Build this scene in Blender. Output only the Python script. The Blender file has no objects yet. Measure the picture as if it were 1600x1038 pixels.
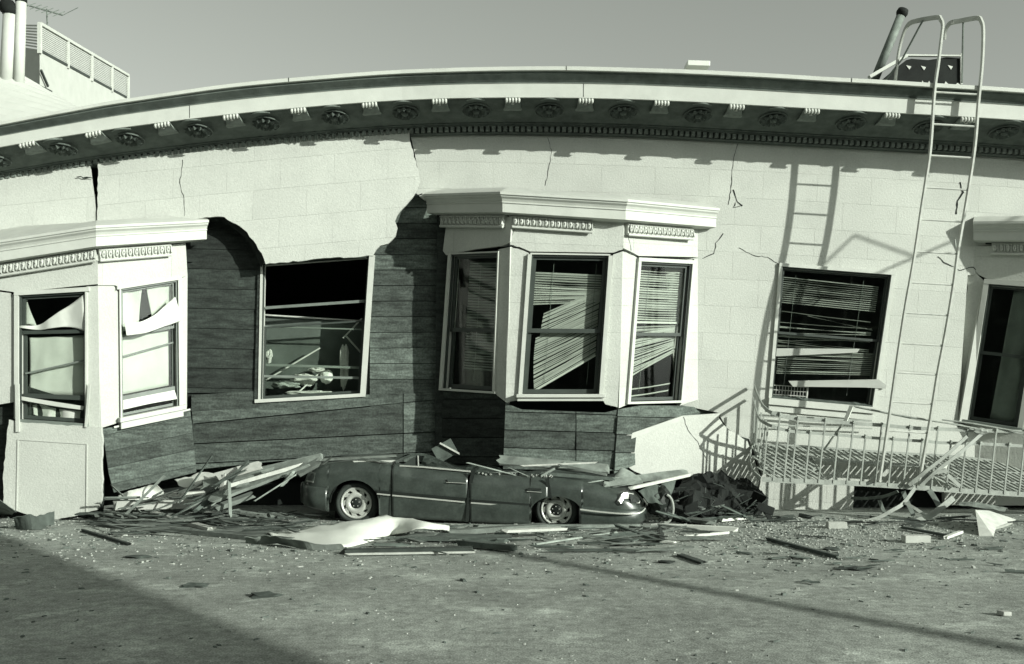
import bpy, bmesh, math, random
from mathutils import Vector, noise, Matrix, Euler
random.seed(7)
R = math.radians
S = bpy.context.scene
C = S.collection

# ------------------------------------------------------------------ camera, sky, sun
EYE, F, HY = 1.7, 1555.0, 620.0        # eye height, focal length and horizon row in photo pixels (1600 wide)
cam_d = bpy.data.cameras.new('camera'); cam = bpy.data.objects.new('camera', cam_d); C.objects.link(cam)
cam.location = (0, 0, EYE); cam.rotation_euler = (R(90), 0, 0)
cam_d.sensor_width = 36; cam_d.lens = 36 * F / 1600; cam_d.shift_y = (HY - 519) / 1600
cam_d.clip_start = 0.1; cam_d.clip_end = 3000
S.camera = cam
SUN = Vector((1.42, -1.0, 0.52)).normalized()          # towards the sun
w = bpy.data.worlds.new('World'); S.world = w; w.use_nodes = True
nt = w.node_tree; nt.nodes.clear()
sky = nt.nodes.new('ShaderNodeTexSky'); sky.sky_type = 'NISHITA'; sky.sun_disc = False
sky.sun_elevation = math.asin(SUN.z); sky.sun_rotation = math.atan2(SUN.x, SUN.y)
sky.air_density = 1.3; sky.dust_density = 2.0; sky.ozone_density = 1.0
bw = nt.nodes.new('ShaderNodeRGBToBW'); mx = nt.nodes.new('ShaderNodeMix'); mx.data_type = 'RGBA'; mx.blend_type = 'MULTIPLY'
mx.inputs[0].default_value = 1; mx.inputs[7].default_value = (0.93, 1.0, 0.90, 1)
bg = nt.nodes.new('ShaderNodeBackground'); bg.inputs[1].default_value = 0.13
wo = nt.nodes.new('ShaderNodeOutputWorld')
nt.links.new(sky.outputs[0], bw.inputs[0]); nt.links.new(bw.outputs[0], mx.inputs[6]); nt.links.new(mx.outputs[2], bg.inputs[0]); nt.links.new(bg.outputs[0], wo.inputs[0])
sd = bpy.data.lights.new('sun', 'SUN'); sd.energy = 5.0; sd.angle = R(0.5); sd.color = (0.97, 1.0, 0.91)
sun = bpy.data.objects.new('sun', sd); C.objects.link(sun); sun.rotation_euler = SUN.to_track_quat('Z', 'Y').to_euler(); sun.location = (20, -14, 12)
vs = S.view_settings; vs.view_transform = 'Standard'; vs.look = 'None'; vs.exposure = 0.3; vs.gamma = 1.0; vs.use_curve_mapping = False
S.cycles.max_bounces = 6; S.cycles.transparent_max_bounces = 12

# ------------------------------------------------------------------ materials (the print is green toned: darks greener)
def tone(v):
    k = min(1, max(0, (v - 0.01) / 0.36))
    return (v * (0.82 + 0.14 * k), v * (1.03 - 0.03 * k), v * (0.90 + 0.02 * k), 1)
MATS = {}
def mat(name, v, rough=0.85, var=0.15, scale=3.0, bump=0.2, bscale=60, metal=0.0, spec=0.3, stretch=None, perobj=0.0,
        streak=0.0, stain=0.0, stain_v=0.05, coord='pos', coat=0.0, fine=0.0):
    m = bpy.data.materials.new(name); m.use_nodes = True
    n = m.node_tree.nodes; l = m.node_tree.links
    b = n['Principled BSDF']; b.inputs['Roughness'].default_value = rough; b.inputs['Metallic'].default_value = metal
    b.inputs['Specular IOR Level'].default_value = spec
    if coat: b.inputs['Coat Weight'].default_value = coat; b.inputs['Coat Roughness'].default_value = 0.12
    oi = n.new('ShaderNodeObjectInfo')
    if coord == 'pos':
        g = n.new('ShaderNodeNewGeometry'); vec = g.outputs['Position']
    else:
        tc = n.new('ShaderNodeTexCoord'); ml = n.new('ShaderNodeMath'); ml.operation = 'MULTIPLY'; ml.inputs[1].default_value = 71.3
        l.new(oi.outputs['Random'], ml.inputs[0])
        ad = n.new('ShaderNodeVectorMath'); ad.operation = 'ADD'; l.new(tc.outputs['Object'], ad.inputs[0]); l.new(ml.outputs[0], ad.inputs[1]); vec = ad.outputs[0]
    src = vec
    if stretch:
        mp = n.new('ShaderNodeMapping'); mp.inputs['Scale'].default_value = stretch; l.new(vec, mp.inputs[0]); vec = mp.outputs[0]
    t1 = n.new('ShaderNodeTexNoise'); t1.inputs['Scale'].default_value = scale; t1.inputs['Detail'].default_value = 8; t1.inputs['Roughness'].default_value = 0.6
    l.new(vec, t1.inputs['Vector'])
    rmp = n.new('ShaderNodeMapRange'); rmp.inputs[1].default_value = 0.3; rmp.inputs[2].default_value = 0.7
    rmp.inputs[3].default_value = 1 - var; rmp.inputs[4].default_value = 1 + var; l.new(t1.outputs[0], rmp.inputs[0])
    fac = rmp.outputs[0]
    def mul(a, bsock):
        q = n.new('ShaderNodeMath'); q.operation = 'MULTIPLY'; l.new(a, q.inputs[0]); l.new(bsock, q.inputs[1]); return q.outputs[0]
    if fine:
        t4 = n.new('ShaderNodeTexNoise'); t4.inputs['Scale'].default_value = 38; t4.inputs['Detail'].default_value = 3; l.new(src, t4.inputs['Vector'])
        r4 = n.new('ShaderNodeMapRange'); r4.inputs[1].default_value = 0.32; r4.inputs[2].default_value = 0.68; r4.inputs[3].default_value = 1 - fine; r4.inputs[4].default_value = 1 + fine
        l.new(t4.outputs[0], r4.inputs[0]); fac = mul(fac, r4.outputs[0])
    if perobj:
        r2 = n.new('ShaderNodeMapRange'); r2.inputs[3].default_value = 1 - perobj; r2.inputs[4].default_value = 1 + perobj
        l.new(oi.outputs['Random'], r2.inputs[0]); fac = mul(fac, r2.outputs[0])
    if streak:
        t3 = n.new('ShaderNodeTexWave'); t3.wave_type = 'BANDS'; t3.bands_direction = 'Z'; t3.inputs['Scale'].default_value = 1.6
        t3.inputs['Distortion'].default_value = 9; t3.inputs['Detail'].default_value = 5; t3.inputs['Detail Scale'].default_value = 1.5
        l.new(vec, t3.inputs['Vector'])
        r3 = n.new('ShaderNodeMapRange'); r3.inputs[3].default_value = 1 - streak; r3.inputs[4].default_value = 1 + streak * 0.6
        l.new(t3.outputs[0], r3.inputs[0]); fac = mul(fac, r3.outputs[0])
    vm = n.new('ShaderNodeVectorMath'); vm.operation = 'SCALE'; vm.inputs[0].default_value = tone(v)[:3]; l.new(fac, vm.inputs['Scale'])
    col = vm.outputs[0]
    if stain:
        ts = n.new('ShaderNodeTexNoise'); ts.inputs['Scale'].default_value = 1.7; ts.inputs['Detail'].default_value = 9; ts.inputs['Roughness'].default_value = 0.72
        mp2 = n.new('ShaderNodeMapping'); mp2.inputs['Location'].default_value = (3.1, 7.7, 1.3); mp2.inputs['Scale'].default_value = (1.0, 1.0, 0.7)
        l.new(src, mp2.inputs[0]); l.new(mp2.outputs[0], ts.inputs['Vector'])
        rs = n.new('ShaderNodeMapRange'); rs.inputs[1].default_value = 0.56; rs.inputs[2].default_value = 0.72; rs.inputs[4].default_value = stain
        l.new(ts.outputs[0], rs.inputs[0])
        mm = n.new('ShaderNodeMix'); mm.data_type = 'RGBA'; l.new(rs.outputs[0], mm.inputs[0]); l.new(col, mm.inputs[6]); mm.inputs[7].default_value = tone(stain_v); col = mm.outputs[2]
    l.new(col, b.inputs['Base Color'])
    if bump:
        tb = n.new('ShaderNodeTexNoise'); tb.inputs['Scale'].default_value = bscale; tb.inputs['Detail'].default_value = 4; l.new(vec if stretch else src, tb.inputs['Vector'])
        bp = n.new('ShaderNodeBump'); bp.inputs['Strength'].default_value = bump; bp.inputs['Distance'].default_value = 0.01
        l.new(tb.outputs[0], bp.inputs['Height']); l.new(bp.outputs[0], b.inputs['Normal'])
    MATS[name] = m
    return m
STUC = mat('painted_stucco', 0.47, var=0.06, scale=1.3, bump=0.5, bscale=45, stain=0.3, stain_v=0.34, perobj=0.03, fine=0.06)
MORT = mat('stucco_joint', 0.43, var=0.1, bump=0.2)
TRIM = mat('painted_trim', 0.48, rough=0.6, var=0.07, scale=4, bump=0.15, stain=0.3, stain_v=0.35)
SHADED = mat('shade_toned_cornice', 0.10, var=0.3, scale=6, bump=0.4, stain=0.5, stain_v=0.07)  # soffit and crown darkened: the cornice's shade is put into the colour
BRKM = mat('shade_toned_bracket', 0.18, var=0.25, scale=14, bump=0.3)  # bracket and dentil tone lowered to carry the shade under the cornice
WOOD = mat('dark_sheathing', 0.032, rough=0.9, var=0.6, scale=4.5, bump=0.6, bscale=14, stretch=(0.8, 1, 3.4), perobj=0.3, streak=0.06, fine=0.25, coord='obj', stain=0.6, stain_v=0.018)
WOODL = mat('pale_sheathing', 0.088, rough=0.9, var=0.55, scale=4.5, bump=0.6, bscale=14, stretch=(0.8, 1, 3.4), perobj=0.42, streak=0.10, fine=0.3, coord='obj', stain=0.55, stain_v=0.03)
RAW = mat('splintered_wood', 0.20, rough=0.9, var=0.4, scale=5, bump=0.4, bscale=20, perobj=0.45, coord='obj')
RAWD = mat('dark_board', 0.07, rough=0.9, var=0.4, scale=5, bump=0.4, bscale=20, perobj=0.5, coord='obj')
PLAS = mat('plaster_scrap', 0.48, rough=0.9, var=0.15, scale=8, bump=0.4, bscale=30, perobj=0.2)
SHEET = mat('white_sheet', 0.62, rough=0.6, var=0.06, scale=3, bump=0.1)
DARK = mat('dark_void', 0.018, rough=0.95, var=0.2, bump=0)
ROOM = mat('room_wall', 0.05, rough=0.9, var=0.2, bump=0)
SASH = mat('sash_paint', 0.05, rough=0.5, var=0.2, bump=0)
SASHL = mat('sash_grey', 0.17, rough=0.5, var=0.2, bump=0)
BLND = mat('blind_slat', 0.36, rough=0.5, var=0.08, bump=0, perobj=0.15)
CLOTH = mat('shade_cloth', 0.50, rough=0.9, var=0.10, scale=3, bump=0.15)
PAINT = mat('car_paint', 0.05, rough=0.3, var=0.3, scale=5, bump=0.08, bscale=8, spec=0.5, coat=0.3, fine=0.15, stain=0.35, stain_v=0.13)
RUB = mat('tyre_rubber', 0.035, rough=0.8, var=0.25, bump=0.2)
RIMM = mat('wheel_alloy', 0.55, rough=0.4, var=0.12, bump=0, metal=0.35, spec=0.5)
CHR = mat('bright_trim', 0.6, rough=0.3, var=0.1, bump=0, metal=0.4)
BLK = mat('black_plastic', 0.02, rough=0.5, var=0.2, bump=0)
IRON = mat('painted_iron', 0.30, rough=0.6, var=0.2, scale=9, bump=0.15, stain=0.45, stain_v=0.14)
IROND = mat('rusty_iron', 0.16, rough=0.7, var=0.35, scale=9, bump=0.2)
TAR = mat('tar_paper', 0.012, rough=0.9, var=0.4, bump=0.4)
PIPE = mat('vent_metal', 0.5, rough=0.5, var=0.15, scale=3, bump=0.05)
SIDE = mat('pale_siding', 0.46, var=0.06, bump=0.1)
LAMP = mat('headlamp_glass', 0.7, rough=0.12, var=0.1, bump=0, spec=0.8)
mat('grey_panel', 0.085, var=0.35, scale=2, bump=0.1)
mat('row_dark', 0.07, var=0.2, bump=0.1); mat('row_grey', 0.14, var=0.2, bump=0.1); mat('row_mid', 0.10, var=0.2, bump=0.1)
mat('ladder_paint', 0.46, rough=0.6, var=0.15, scale=9, bump=0.1, stain=0.35, stain_v=0.2)
BRICK = mat('pale_brick', 0.38, var=0.2, bump=0.4, perobj=0.2)
FRAGL = mat('pale_fragments', 0.33, var=0.3, scale=20, bump=0)
FRAGD = mat('dark_fragments', 0.10, var=0.5, scale=15, bump=0)
# clear glass that still reflects
GL = bpy.data.materials.new('window_glass'); GL.use_nodes = True
n_ = GL.node_tree.nodes; n_.clear(); l_ = GL.node_tree.links
o_ = n_.new('ShaderNodeOutputMaterial'); mix_ = n_.new('ShaderNodeMixShader'); tr_ = n_.new('ShaderNodeBsdfTransparent'); gl_ = n_.new('ShaderNodeBsdfGlossy')
tr_.inputs[0].default_value = (0.95, 0.97, 0.95, 1); gl_.inputs['Roughness'].default_value = 0.03
fr_ = n_.new('ShaderNodeLayerWeight'); fr_.inputs[0].default_value = 0.5
pw_ = n_.new('ShaderNodeMath'); pw_.operation = 'POWER'; pw_.inputs[1].default_value = 4.0; l_.new(fr_.outputs['Facing'], pw_.inputs[0])
mr_ = n_.new('ShaderNodeMapRange'); mr_.inputs[3].default_value = 0.02; mr_.inputs[4].default_value = 0.25; l_.new(pw_.outputs[0], mr_.inputs[0]); l_.new(mr_.outputs[0], mix_.inputs[0]); l_.new(tr_.outputs[0], mix_.inputs[1]); l_.new(gl_.outputs[0], mix_.inputs[2]); l_.new(mix_.outputs[0], o_.inputs[0])
# street surface
def ground_mat():
    m = bpy.data.materials.new('dusty_asphalt'); m.use_nodes = True; n = m.node_tree.nodes; l = m.node_tree.links
    b = n['Principled BSDF']; b.inputs['Roughness'].default_value = 0.9; b.inputs['Specular IOR Level'].default_value = 0.2
    g = n.new('ShaderNodeNewGeometry')
    def nz(sc, det, rough, mapsc=(1, 1, 1)):
        mp = n.new('ShaderNodeMapping'); mp.inputs['Scale'].default_value = mapsc; l.new(g.outputs['Position'], mp.inputs[0])
        t = n.new('ShaderNodeTexNoise'); t.inputs['Scale'].default_value = sc; t.inputs['Detail'].default_value = det; t.inputs['Roughness'].default_value = rough
        l.new(mp.outputs[0], t.inputs['Vector']); return t.outputs[0]
    def rng(s, a, bb, c, d):
        r = n.new('ShaderNodeMapRange'); r.inputs[1].default_value = a; r.inputs[2].default_value = bb; r.inputs[3].default_value = c; r.inputs[4].default_value = d
        l.new(s, r.inputs[0]); return r.outputs[0]
    def mul(a, c):
        q = n.new('ShaderNodeMath'); q.operation = 'MULTIPLY'; l.new(a, q.inputs[0]); l.new(c, q.inputs[1]); return q.outputs[0]
    a = rng(nz(0.5, 6, 0.6), 0.3, 0.7, 0.66, 1.30)
    c = rng(nz(70, 3, 0.6), 0.3, 0.7, 0.5, 1.5)
    d = rng(nz(9, 7, 0.8), 0.35, 0.66, 0.62, 1.34)
    e = rng(nz(1.8, 8, 0.7, (0.8, 1.1, 1)), 0.54, 0.66, 1.0, 1.6)     # pale dusty scuffs
    f = rng(nz(2.6, 6, 0.7, (1, 1.2, 1)), 0.60, 0.72, 1.0, 0.5)     # oil spots
    fac = mul(mul(mul(a, c), mul(d, e)), f)
    vm = n.new('ShaderNodeVectorMath'); vm.operation = 'SCALE'; vm.inputs[0].default_value = tone(0.29)[:3]; l.new(fac, vm.inputs['Scale'])
    l.new(vm.outputs[0], b.inputs['Base Color'])
    bp = n.new('ShaderNodeBump'); bp.inputs['Strength'].default_value = 0.55; bp.inputs['Distance'].default_value = 0.012
    l.new(nz(55, 5, 0.7), bp.inputs['Height']); l.new(bp.outputs[0], b.inputs['Normal'])
    return m
GRND = ground_mat()

# ------------------------------------------------------------------ helpers
def pt(px, py, y): return Vector(((px - 800) * y / F, y, EYE + (HY - py) * y / F))
def gp(px, py, z=0.0):
    y = (EYE - z) * F / (py - HY); return Vector(((px - 800) * y / F, y, z))
class Plane:
    def __init__(s, a, b, lean=0.0):          # a, b plan points left -> right at eye height; lean: metres nearer per metre of height
        t = Vector((b[0] - a[0], b[1] - a[1], 0)).normalized()
        nn = Vector((t.y, -t.x, 0)); s.n = (nn + Vector((0, 0, lean))).normalized(); s.p = Vector((a[0], a[1], EYE)); s.t = t
    def off(s, d):
        q = Plane.__new__(Plane); q.n = s.n; q.p = s.p + s.n * d; q.t = s.t; return q
    def at(s, px, py):
        d = Vector(((px - 800) / F, 1, (HY - py) / F)); c = Vector((0, 0, EYE))
        return c + d * ((s.p - c).dot(s.n) / d.dot(s.n))
def lerp(a, b, t): return a + (b - a) * t
def interp(pts, x):
    if x <= pts[0][0]:
        (x0, y0), (x1, y1) = pts[0], pts[1]; return y0 + (y1 - y0) * (x - x0) / (x1 - x0)
    for i in range(len(pts) - 1):
        (x0, y0), (x1, y1) = pts[i], pts[i + 1]
        if x <= x1: break
    return y0 + (y1 - y0) * (x - x0) / (x1 - x0)
def smooth_pts(pts, n=8):
    out = []
    for i in range(len(pts) - 1):
        p0 = pts[max(i - 1, 0)]; p1 = pts[i]; p2 = pts[i + 1]; p3 = pts[min(i + 2, len(pts) - 1)]
        for k in range(n):
            t = k / n
            out.append(type(p1)([0.5 * ((2 * p1[j]) + (-p0[j] + p2[j]) * t + (2 * p0[j] - 5 * p1[j] + 4 * p2[j] - p3[j]) * t * t + (-p0[j] + 3 * p1[j] - 3 * p2[j] + p3[j]) * t ** 3) for j in range(len(p1))]))
    out.append(pts[-1]); return out
class MB:
    def __init__(s): s.v = []; s.f = []
    def add(s, vs, fs):
        o = len(s.v); s.v += [Vector(q) for q in vs]; s.f += [tuple(i + o for i in f) for f in fs]; return s
    def slab(s, pts, back):                   # polygon front + thickness vector
        n = len(pts)
        if n < 3: return s
        vs = list(pts) + [p + back for p in pts]
        fs = [tuple(range(n)), tuple(range(2 * n - 1, n - 1, -1))] + [(i, (i + 1) % n, (i + 1) % n + n, i + n) for i in range(n)]
        return s.add(vs, fs)
    def bar(s, a, b, wd, th, up=Vector((0, 0, 1)), wob=0.0):
        a, b = Vector(a), Vector(b); d = (b - a).normalized()
        sd_ = d.cross(up)
        if sd_.length < 1e-4: sd_ = d.cross(Vector((0, 1, 0)))
        sd_.normalize(); u2 = sd_.cross(d).normalized(); vs = []
        for p in (a, b):
            for sx, sz in ((-1, -1), (1, -1), (1, 1), (-1, 1)):
                q = p + sd_ * sx * wd / 2 + u2 * sz * th / 2
                if wob: q = q + d * random.uniform(-wob, wob)
                vs.append(q)
        return s.add(vs, [(0, 1, 2, 3), (7, 6, 5, 4), (0, 4, 5, 1), (1, 5, 6, 2), (2, 6, 7, 3), (3, 7, 4, 0)])
    def path(s, pts, wd, th, up=Vector((0, 1, 0))):      # flat bar swept along points, one skin
        pts = [Vector(p) for p in pts]; rings = []
        for i, p in enumerate(pts):
            d = (pts[min(i + 1, len(pts) - 1)] - pts[max(i - 1, 0)]).normalized()
            sd_ = d.cross(up)
            if sd_.length < 1e-3: sd_ = d.cross(Vector((1, 0, 0)))
            sd_.normalize(); u2 = sd_.cross(d).normalized()
            rings.append([p + sd_ * a * wd / 2 + u2 * b * th / 2 for a, b in ((-1, -1), (1, -1), (1, 1), (-1, 1))])
        return s.rings(rings, True)
    def rings(s, rings, caps=False):
        m = len(rings[0]); vs = [q for r in rings for q in r]; fs = []
        for i in range(len(rings) - 1):
            for j in range(m): fs.append((i * m + j, i * m + (j + 1) % m, (i + 1) * m + (j + 1) % m, (i + 1) * m + j))
        if caps: fs += [tuple(range(m)), tuple(range(len(vs) - 1, len(vs) - m - 1, -1))]
        return s.add(vs, fs)
    def tube(s, pts, r, seg=8):
        pts = [Vector(p) for p in pts]; rings = []; prev = None
        for i, p in enumerate(pts):
            d = (pts[min(i + 1, len(pts) - 1)] - pts[max(i - 1, 0)]).normalized()
            if prev is None:
                a = d.cross(Vector((0, 1, 0)))
                if a.length < 1e-3: a = d.cross(Vector((1, 0, 0)))
            else: a = prev - d * prev.dot(d)
            a.normalize(); prev = a; b = d.cross(a)
            rr = r[i] if isinstance(r, (list, tuple)) else r
            rings.append([p + (a * math.cos(2 * math.pi * k / seg) + b * math.sin(2 * math.pi * k / seg)) * rr for k in range(seg)])
        return s.rings(rings, True)
    def box(s, c, sz, rot=None):
        m = Euler(rot).to_matrix() if rot else Matrix.Identity(3)
        vs = [Vector(c) + m @ Vector((sx * sz[0] / 2, sy * sz[1] / 2, sz_ * sz[2] / 2)) for sx, sy, sz_ in
              ((-1, -1, -1), (1, -1, -1), (1, 1, -1), (-1, 1, -1), (-1, -1, 1), (1, -1, 1), (1, 1, 1), (-1, 1, 1))]
        return s.add(vs, [(3, 2, 1, 0), (4, 5, 6, 7), (0, 1, 5, 4), (1, 2, 6, 5), (2, 3, 7, 6), (3, 0, 4, 7)])
    def grid(s, rows):                        # rows of equal length
        m = len(rows[0]); vs = [q for r in rows for q in r]
        return s.add(vs, [(i * m + j, i * m + j + 1, (i + 1) * m + j + 1, (i + 1) * m + j) for i in range(len(rows) - 1) for j in range(m - 1)])
    def build(s, name, material, parent=None, smooth=False, thick=0.0, bevel=0.0, base=False, label=None):
        if not s.v: return None
        lo = Vector([min(q[i] for q in s.v) for i in range(3)]); hi = Vector([max(q[i] for q in s.v) for i in range(3)])
        org = (lo + hi) / 2
        if base: org.z = lo.z
        me = bpy.data.meshes.new(name); me.from_pydata([q - org for q in s.v], [], s.f)
        bm = bmesh.new(); bm.from_mesh(me); bmesh.ops.recalc_face_normals(bm, faces=bm.faces); bm.to_mesh(me); bm.free()
        me.materials.append(material)
        if smooth:
            for p in me.polygons: p.use_smooth = True
        o = bpy.data.objects.new(name, me); C.objects.link(o)
        if parent is not None:
            o.parent = parent; o.location = org - wloc(parent)
        else: o.location = org
        if thick:
            md = o.modifiers.new('thickness', 'SOLIDIFY'); md.thickness = thick; md.offset = 0
        if bevel:
            md = o.modifiers.new('edge', 'BEVEL'); md.width = bevel; md.segments = 2; md.limit_method = 'ANGLE'
        if label: o['label'] = label
        return o
def wloc(o):
    p = Vector((0, 0, 0))
    while o is not None: p = p + o.location; o = o.parent
    return p
def tag(o, label=None, cat=None, group=None, kind=None):
    if label: o['label'] = label
    if cat: o['category'] = cat
    if group: o['group'] = group
    if kind: o['kind'] = kind
    return o
def thing(name, label, cat, loc=(0, 0, 0), group=None):
    o = bpy.data.objects.new(name, None); o.empty_display_size = 0.2; C.objects.link(o); o.location = loc
    return tag(o, label, cat, group)

# --- 2-D clipping in photo pixels
def rough(poly, step=9, amp=1.3, seed=1, skip=()):
    rg = random.Random(seed); out = []
    for i in range(len(poly)):
        a, b = poly[i], poly[(i + 1) % len(poly)]; out.append(a)
        if i in skip: continue
        n = int(math.dist(a, b) / step)
        for k in range(1, n): t = k / n; out.append((a[0] + (b[0] - a[0]) * t + rg.uniform(-amp, amp), a[1] + (b[1] - a[1]) * t + rg.uniform(-amp, amp)))
    return out
def area(p): return sum(p[i][0] * p[(i + 1) % len(p)][1] - p[(i + 1) % len(p)][0] * p[i][1] for i in range(len(p))) / 2
def clip(poly, a, b, keep=1):
    out = []; n = len(poly)
    def side(p): return keep * ((b[0] - a[0]) * (p[1] - a[1]) - (b[1] - a[1]) * (p[0] - a[0]))
    for i in range(n):
        p, q = poly[i], poly[(i + 1) % n]; sp, sq = side(p), side(q)
        if sp >= 0: out.append(p)
        if (sp > 0 and sq < 0) or (sp < 0 and sq > 0):
            t = sp / (sp - sq); out.append((p[0] + (q[0] - p[0]) * t, p[1] + (q[1] - p[1]) * t))
    return out
def clip_convex(poly, cell):
    if area(cell) < 0: cell = cell[::-1]
    for i in range(len(cell)):
        poly = clip(poly, cell[i], cell[(i + 1) % len(cell)])
        if len(poly) < 3: return []
    return poly
def subtract(poly, hole):
    if area(hole) < 0: hole = hole[::-1]
    res = []; rest = poly
    for i in range(len(hole)):
        a, b = hole[i], hole[(i + 1) % len(hole)]
        o = clip(rest, a, b, -1)
        if len(o) >= 3 and abs(area(o)) > 0.5: res.append(o)
        rest = clip(rest, a, b, 1)
        if len(rest) < 3: break
    return res
def cut(poly, holes):
    ps = [poly]
    for h in holes: ps = [q for p in ps for q in subtract(p, h)]
    return [p for p in ps if abs(area(p)) > 0.5]
def backing(name, outline, plane, th, holes, material, parent, d=0.007):
    mb = MB(); pl = plane.off(-d)
    for p in cut(outline, holes): mb.slab([pl.at(*q) for q in p], -plane.n * th)
    return mb.build(name, material, parent)
def blocks(pname, outline, plane, th, holes, fn, ur, vr, du, dv, material, parent, gap=0.45, jitter=0.0, half=True, rnd=False, dj=0.0):
    r = 0; v = vr[0]
    while v < vr[1]:
        u = ur[0] - (du / 2 if (half and r % 2) else 0)
        if rnd: u = ur[0] - random.uniform(0, du * 0.9)
        while u < ur[1]:
            d = du * (random.uniform(0.6, 1.3) if rnd else 1)
            cell = [fn(u + gap, v + gap), fn(u + d - gap, v + gap), fn(u + d - gap, v + dv - gap), fn(u + gap, v + dv - gap)]
            sub = clip_convex(outline, cell)
            if len(sub) >= 3 and abs(area(sub)) > 2:
                mb = MB(); pl = plane.off(random.uniform(-jitter, jitter))
                sk = random.uniform(-dj, dj)
                for p in cut(sub, holes):
                    mb.slab([pl.at(*q) + plane.n * sk * ((q[1] - v) / dv - .5) for q in p], -plane.n * th)
                mb.build(pname, material, parent)
            u += d
        v += dv; r += 1

# ================================================================== SETTING
mb = MB(); mb.add([(-900, -600, 0), (900, -600, 0), (900, 900, 0), (-900, 900, 0)], [(0, 1, 2, 3)])
g = mb.build('street', GRND); g['kind'] = 'structure'

# ================================================================== COLLAPSED HOUSE
H = thing('collapsed_house', 'pale stucco house whose ground storey has collapsed, its bowed cornice spanning the photo', 'house', (0, 16, 0))
LW = Plane((-7.5, 14.5), (-1.5, 15.0))            # left wing, turned a little to the sun
RW = Plane((-1.5, 15.0), (9.5, 15.0))             # main wall
def yw(x): return 15.0 if x > -1.5 else 15.0 - 0.0833 * (-1.5 - x)

# ---- cornice
TOP = smooth_pts([(-260, 240), (0, 190), (100, 171), (200, 153), (400, 126), (640, 108), (870, 103), (1100, 109), (1300, 120), (1600, 138), (1900, 165)], 6)
BOT = smooth_pts([(-260, 325), (0, 281), (130, 260), (300, 239), (470, 222), (640, 209), (800, 206), (1000, 210), (1200, 221), (1600, 243), (1900, 268)], 6)
def ctop(x): y = yw(x) - 1.12; px = 800 + x * F / y; return EYE + (HY - interp(TOP, px)) * y / F
def cbot(x): y = yw(x) - 0.12; px = 800 + x * F / y; return EYE + (HY - interp(BOT, px)) * y / F
def cp(x, out, dz):                                # dz is measured on the centre section (0.715 m tall)
    a, b = ctop(x), cbot(x); return Vector((x, yw(x) - out, a + dz * (a - b) / 0.715))
xs = [-9.3 + i * 0.155 for i in range(125)]
def sweep_c(prof, name, material, parent, wob=0.0):
    rows = []
    for x in xs:
        wz = noise.noise(Vector((x * 0.9, 3, 0))) * wob
        rows.append([cp(x, o, d + wz) for o, d in prof])
    m = MB(); m.grid(rows); o = m.build(name, material, parent)
    return o
cor = sweep_c([(0.05, 0.02), (0.5, 0.015), (1.10, 0.0), (1.12, -0.01), (1.12, -0.065), (1.09, -0.072)], 'cornice', TRIM, H, 0.006)
sweep_c([(1.09, -0.072), (1.06, -0.085), (1.06, -0.10), (1.01, -0.135), (0.975, -0.16), (0.945, -0.19), (0.965, -0.192), (0.965, -0.207)], 'crown_moulding', SHADED, cor)
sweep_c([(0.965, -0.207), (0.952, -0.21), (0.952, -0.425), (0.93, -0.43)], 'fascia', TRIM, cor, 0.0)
sweep_c([(0.93, -0.42), (0.90, -0.425), (0.86, -0.44), (0.30, -0.585), (0.24, -0.595), (0.24, -0.612)], 'soffit', SHADED, cor)
sweep_c([(0.24, -0.612), (0.21, -0.618), (0.21, -0.640), (0.10, -0.645), (0.10, -0.715), (0.13, -0.722), (0.13, -0.735), (0.0, -0.74)], 'bed_moulding', SHADED, cor)
m = MB(); x = -9.2
while x < 9.6:
    p = cp(x, 0.14, -0.68); m.box(p, (0.055, 0.09, 0.066)); x += 0.0875
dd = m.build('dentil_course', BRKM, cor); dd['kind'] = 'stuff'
for px_, o0, d0, d1 in ((885, 1.123, .0, -.066), (455, 1.123, 0, -.066), (1330, 1.123, 0, -.066), (913, .99, -.21, -.41), (300, .956, -.21, -.41)):
    x = (px_ - 800) * 13.9 / F; m = MB(); a_ = cp(x, o0 if o0 > 1 else .953, d0); b_ = cp(x, o0 if o0 > 1 else .953, d1); m.bar(a_, b_, .006, .006, Vector((0, 1, 0))); m.build('seam', DARK, cor)
brk = [-170, -62, 45, 148, 255, 362, 467, 578, 687, 801, 915, 1033, 1150, 1267, 1392, 1510, 1628]
def x_at(px, out=0.9):
    x = (px - 800) * 14 / F
    for _ in range(4): x = (px - 800) * (yw(x) - out) / F
    return x
for bp_ in brk:
    x = x_at(bp_); m = MB()
    prof = [(0.945, -0.425, .10), (0.945, -0.44, .10), (0.90, -0.468, .10), (0.84, -0.480, .10), (0.80, -0.497, .105), (0.76, -0.517, .115), (0.73, -0.530, .13), (0.68, -0.535, .135), (0.62, -0.53, .12), (0.58, -0.515, .11), (0.60, -0.49, .10)]
    tilt = (cp(x + .2, .9, 0).z - cp(x - .2, .9, 0).z) / .4
    A = [cp(x, o, d) + Vector((-w_, 0, -w_ * tilt)) for o, d, w_ in prof]; B = [cp(x, o, d) + Vector((w_, 0, w_ * tilt)) for o, d, w_ in prof]
    n = len(A); m.add(A + B, [tuple(range(n)), tuple(range(2 * n - 1, n - 1, -1))] + [(i, (i + 1) % n, (i + 1) % n + n, i + n) for i in range(n)])
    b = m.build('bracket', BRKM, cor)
    m = MB()
    for k in range(5):
        dx = -0.088 + k * 0.044
        q = [cp(x, o, d) + Vector((dx, 0, dx * tilt)) for o, d in ((0.93, -0.435), (0.96, -0.45), (0.965, -0.47), (0.95, -0.492), (0.92, -0.50))]
        m.tube(q, [0.010, 0.019, 0.021, 0.018, 0.008], 7)
    m.tube([cp(x, .90, -.505) + Vector((-.02, 0, 0)), cp(x, .90, -.505) + Vector((.02, 0, 0))], 0.014, 6)
    m.build('scroll_bead', TRIM, cor, smooth=True)
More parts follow.
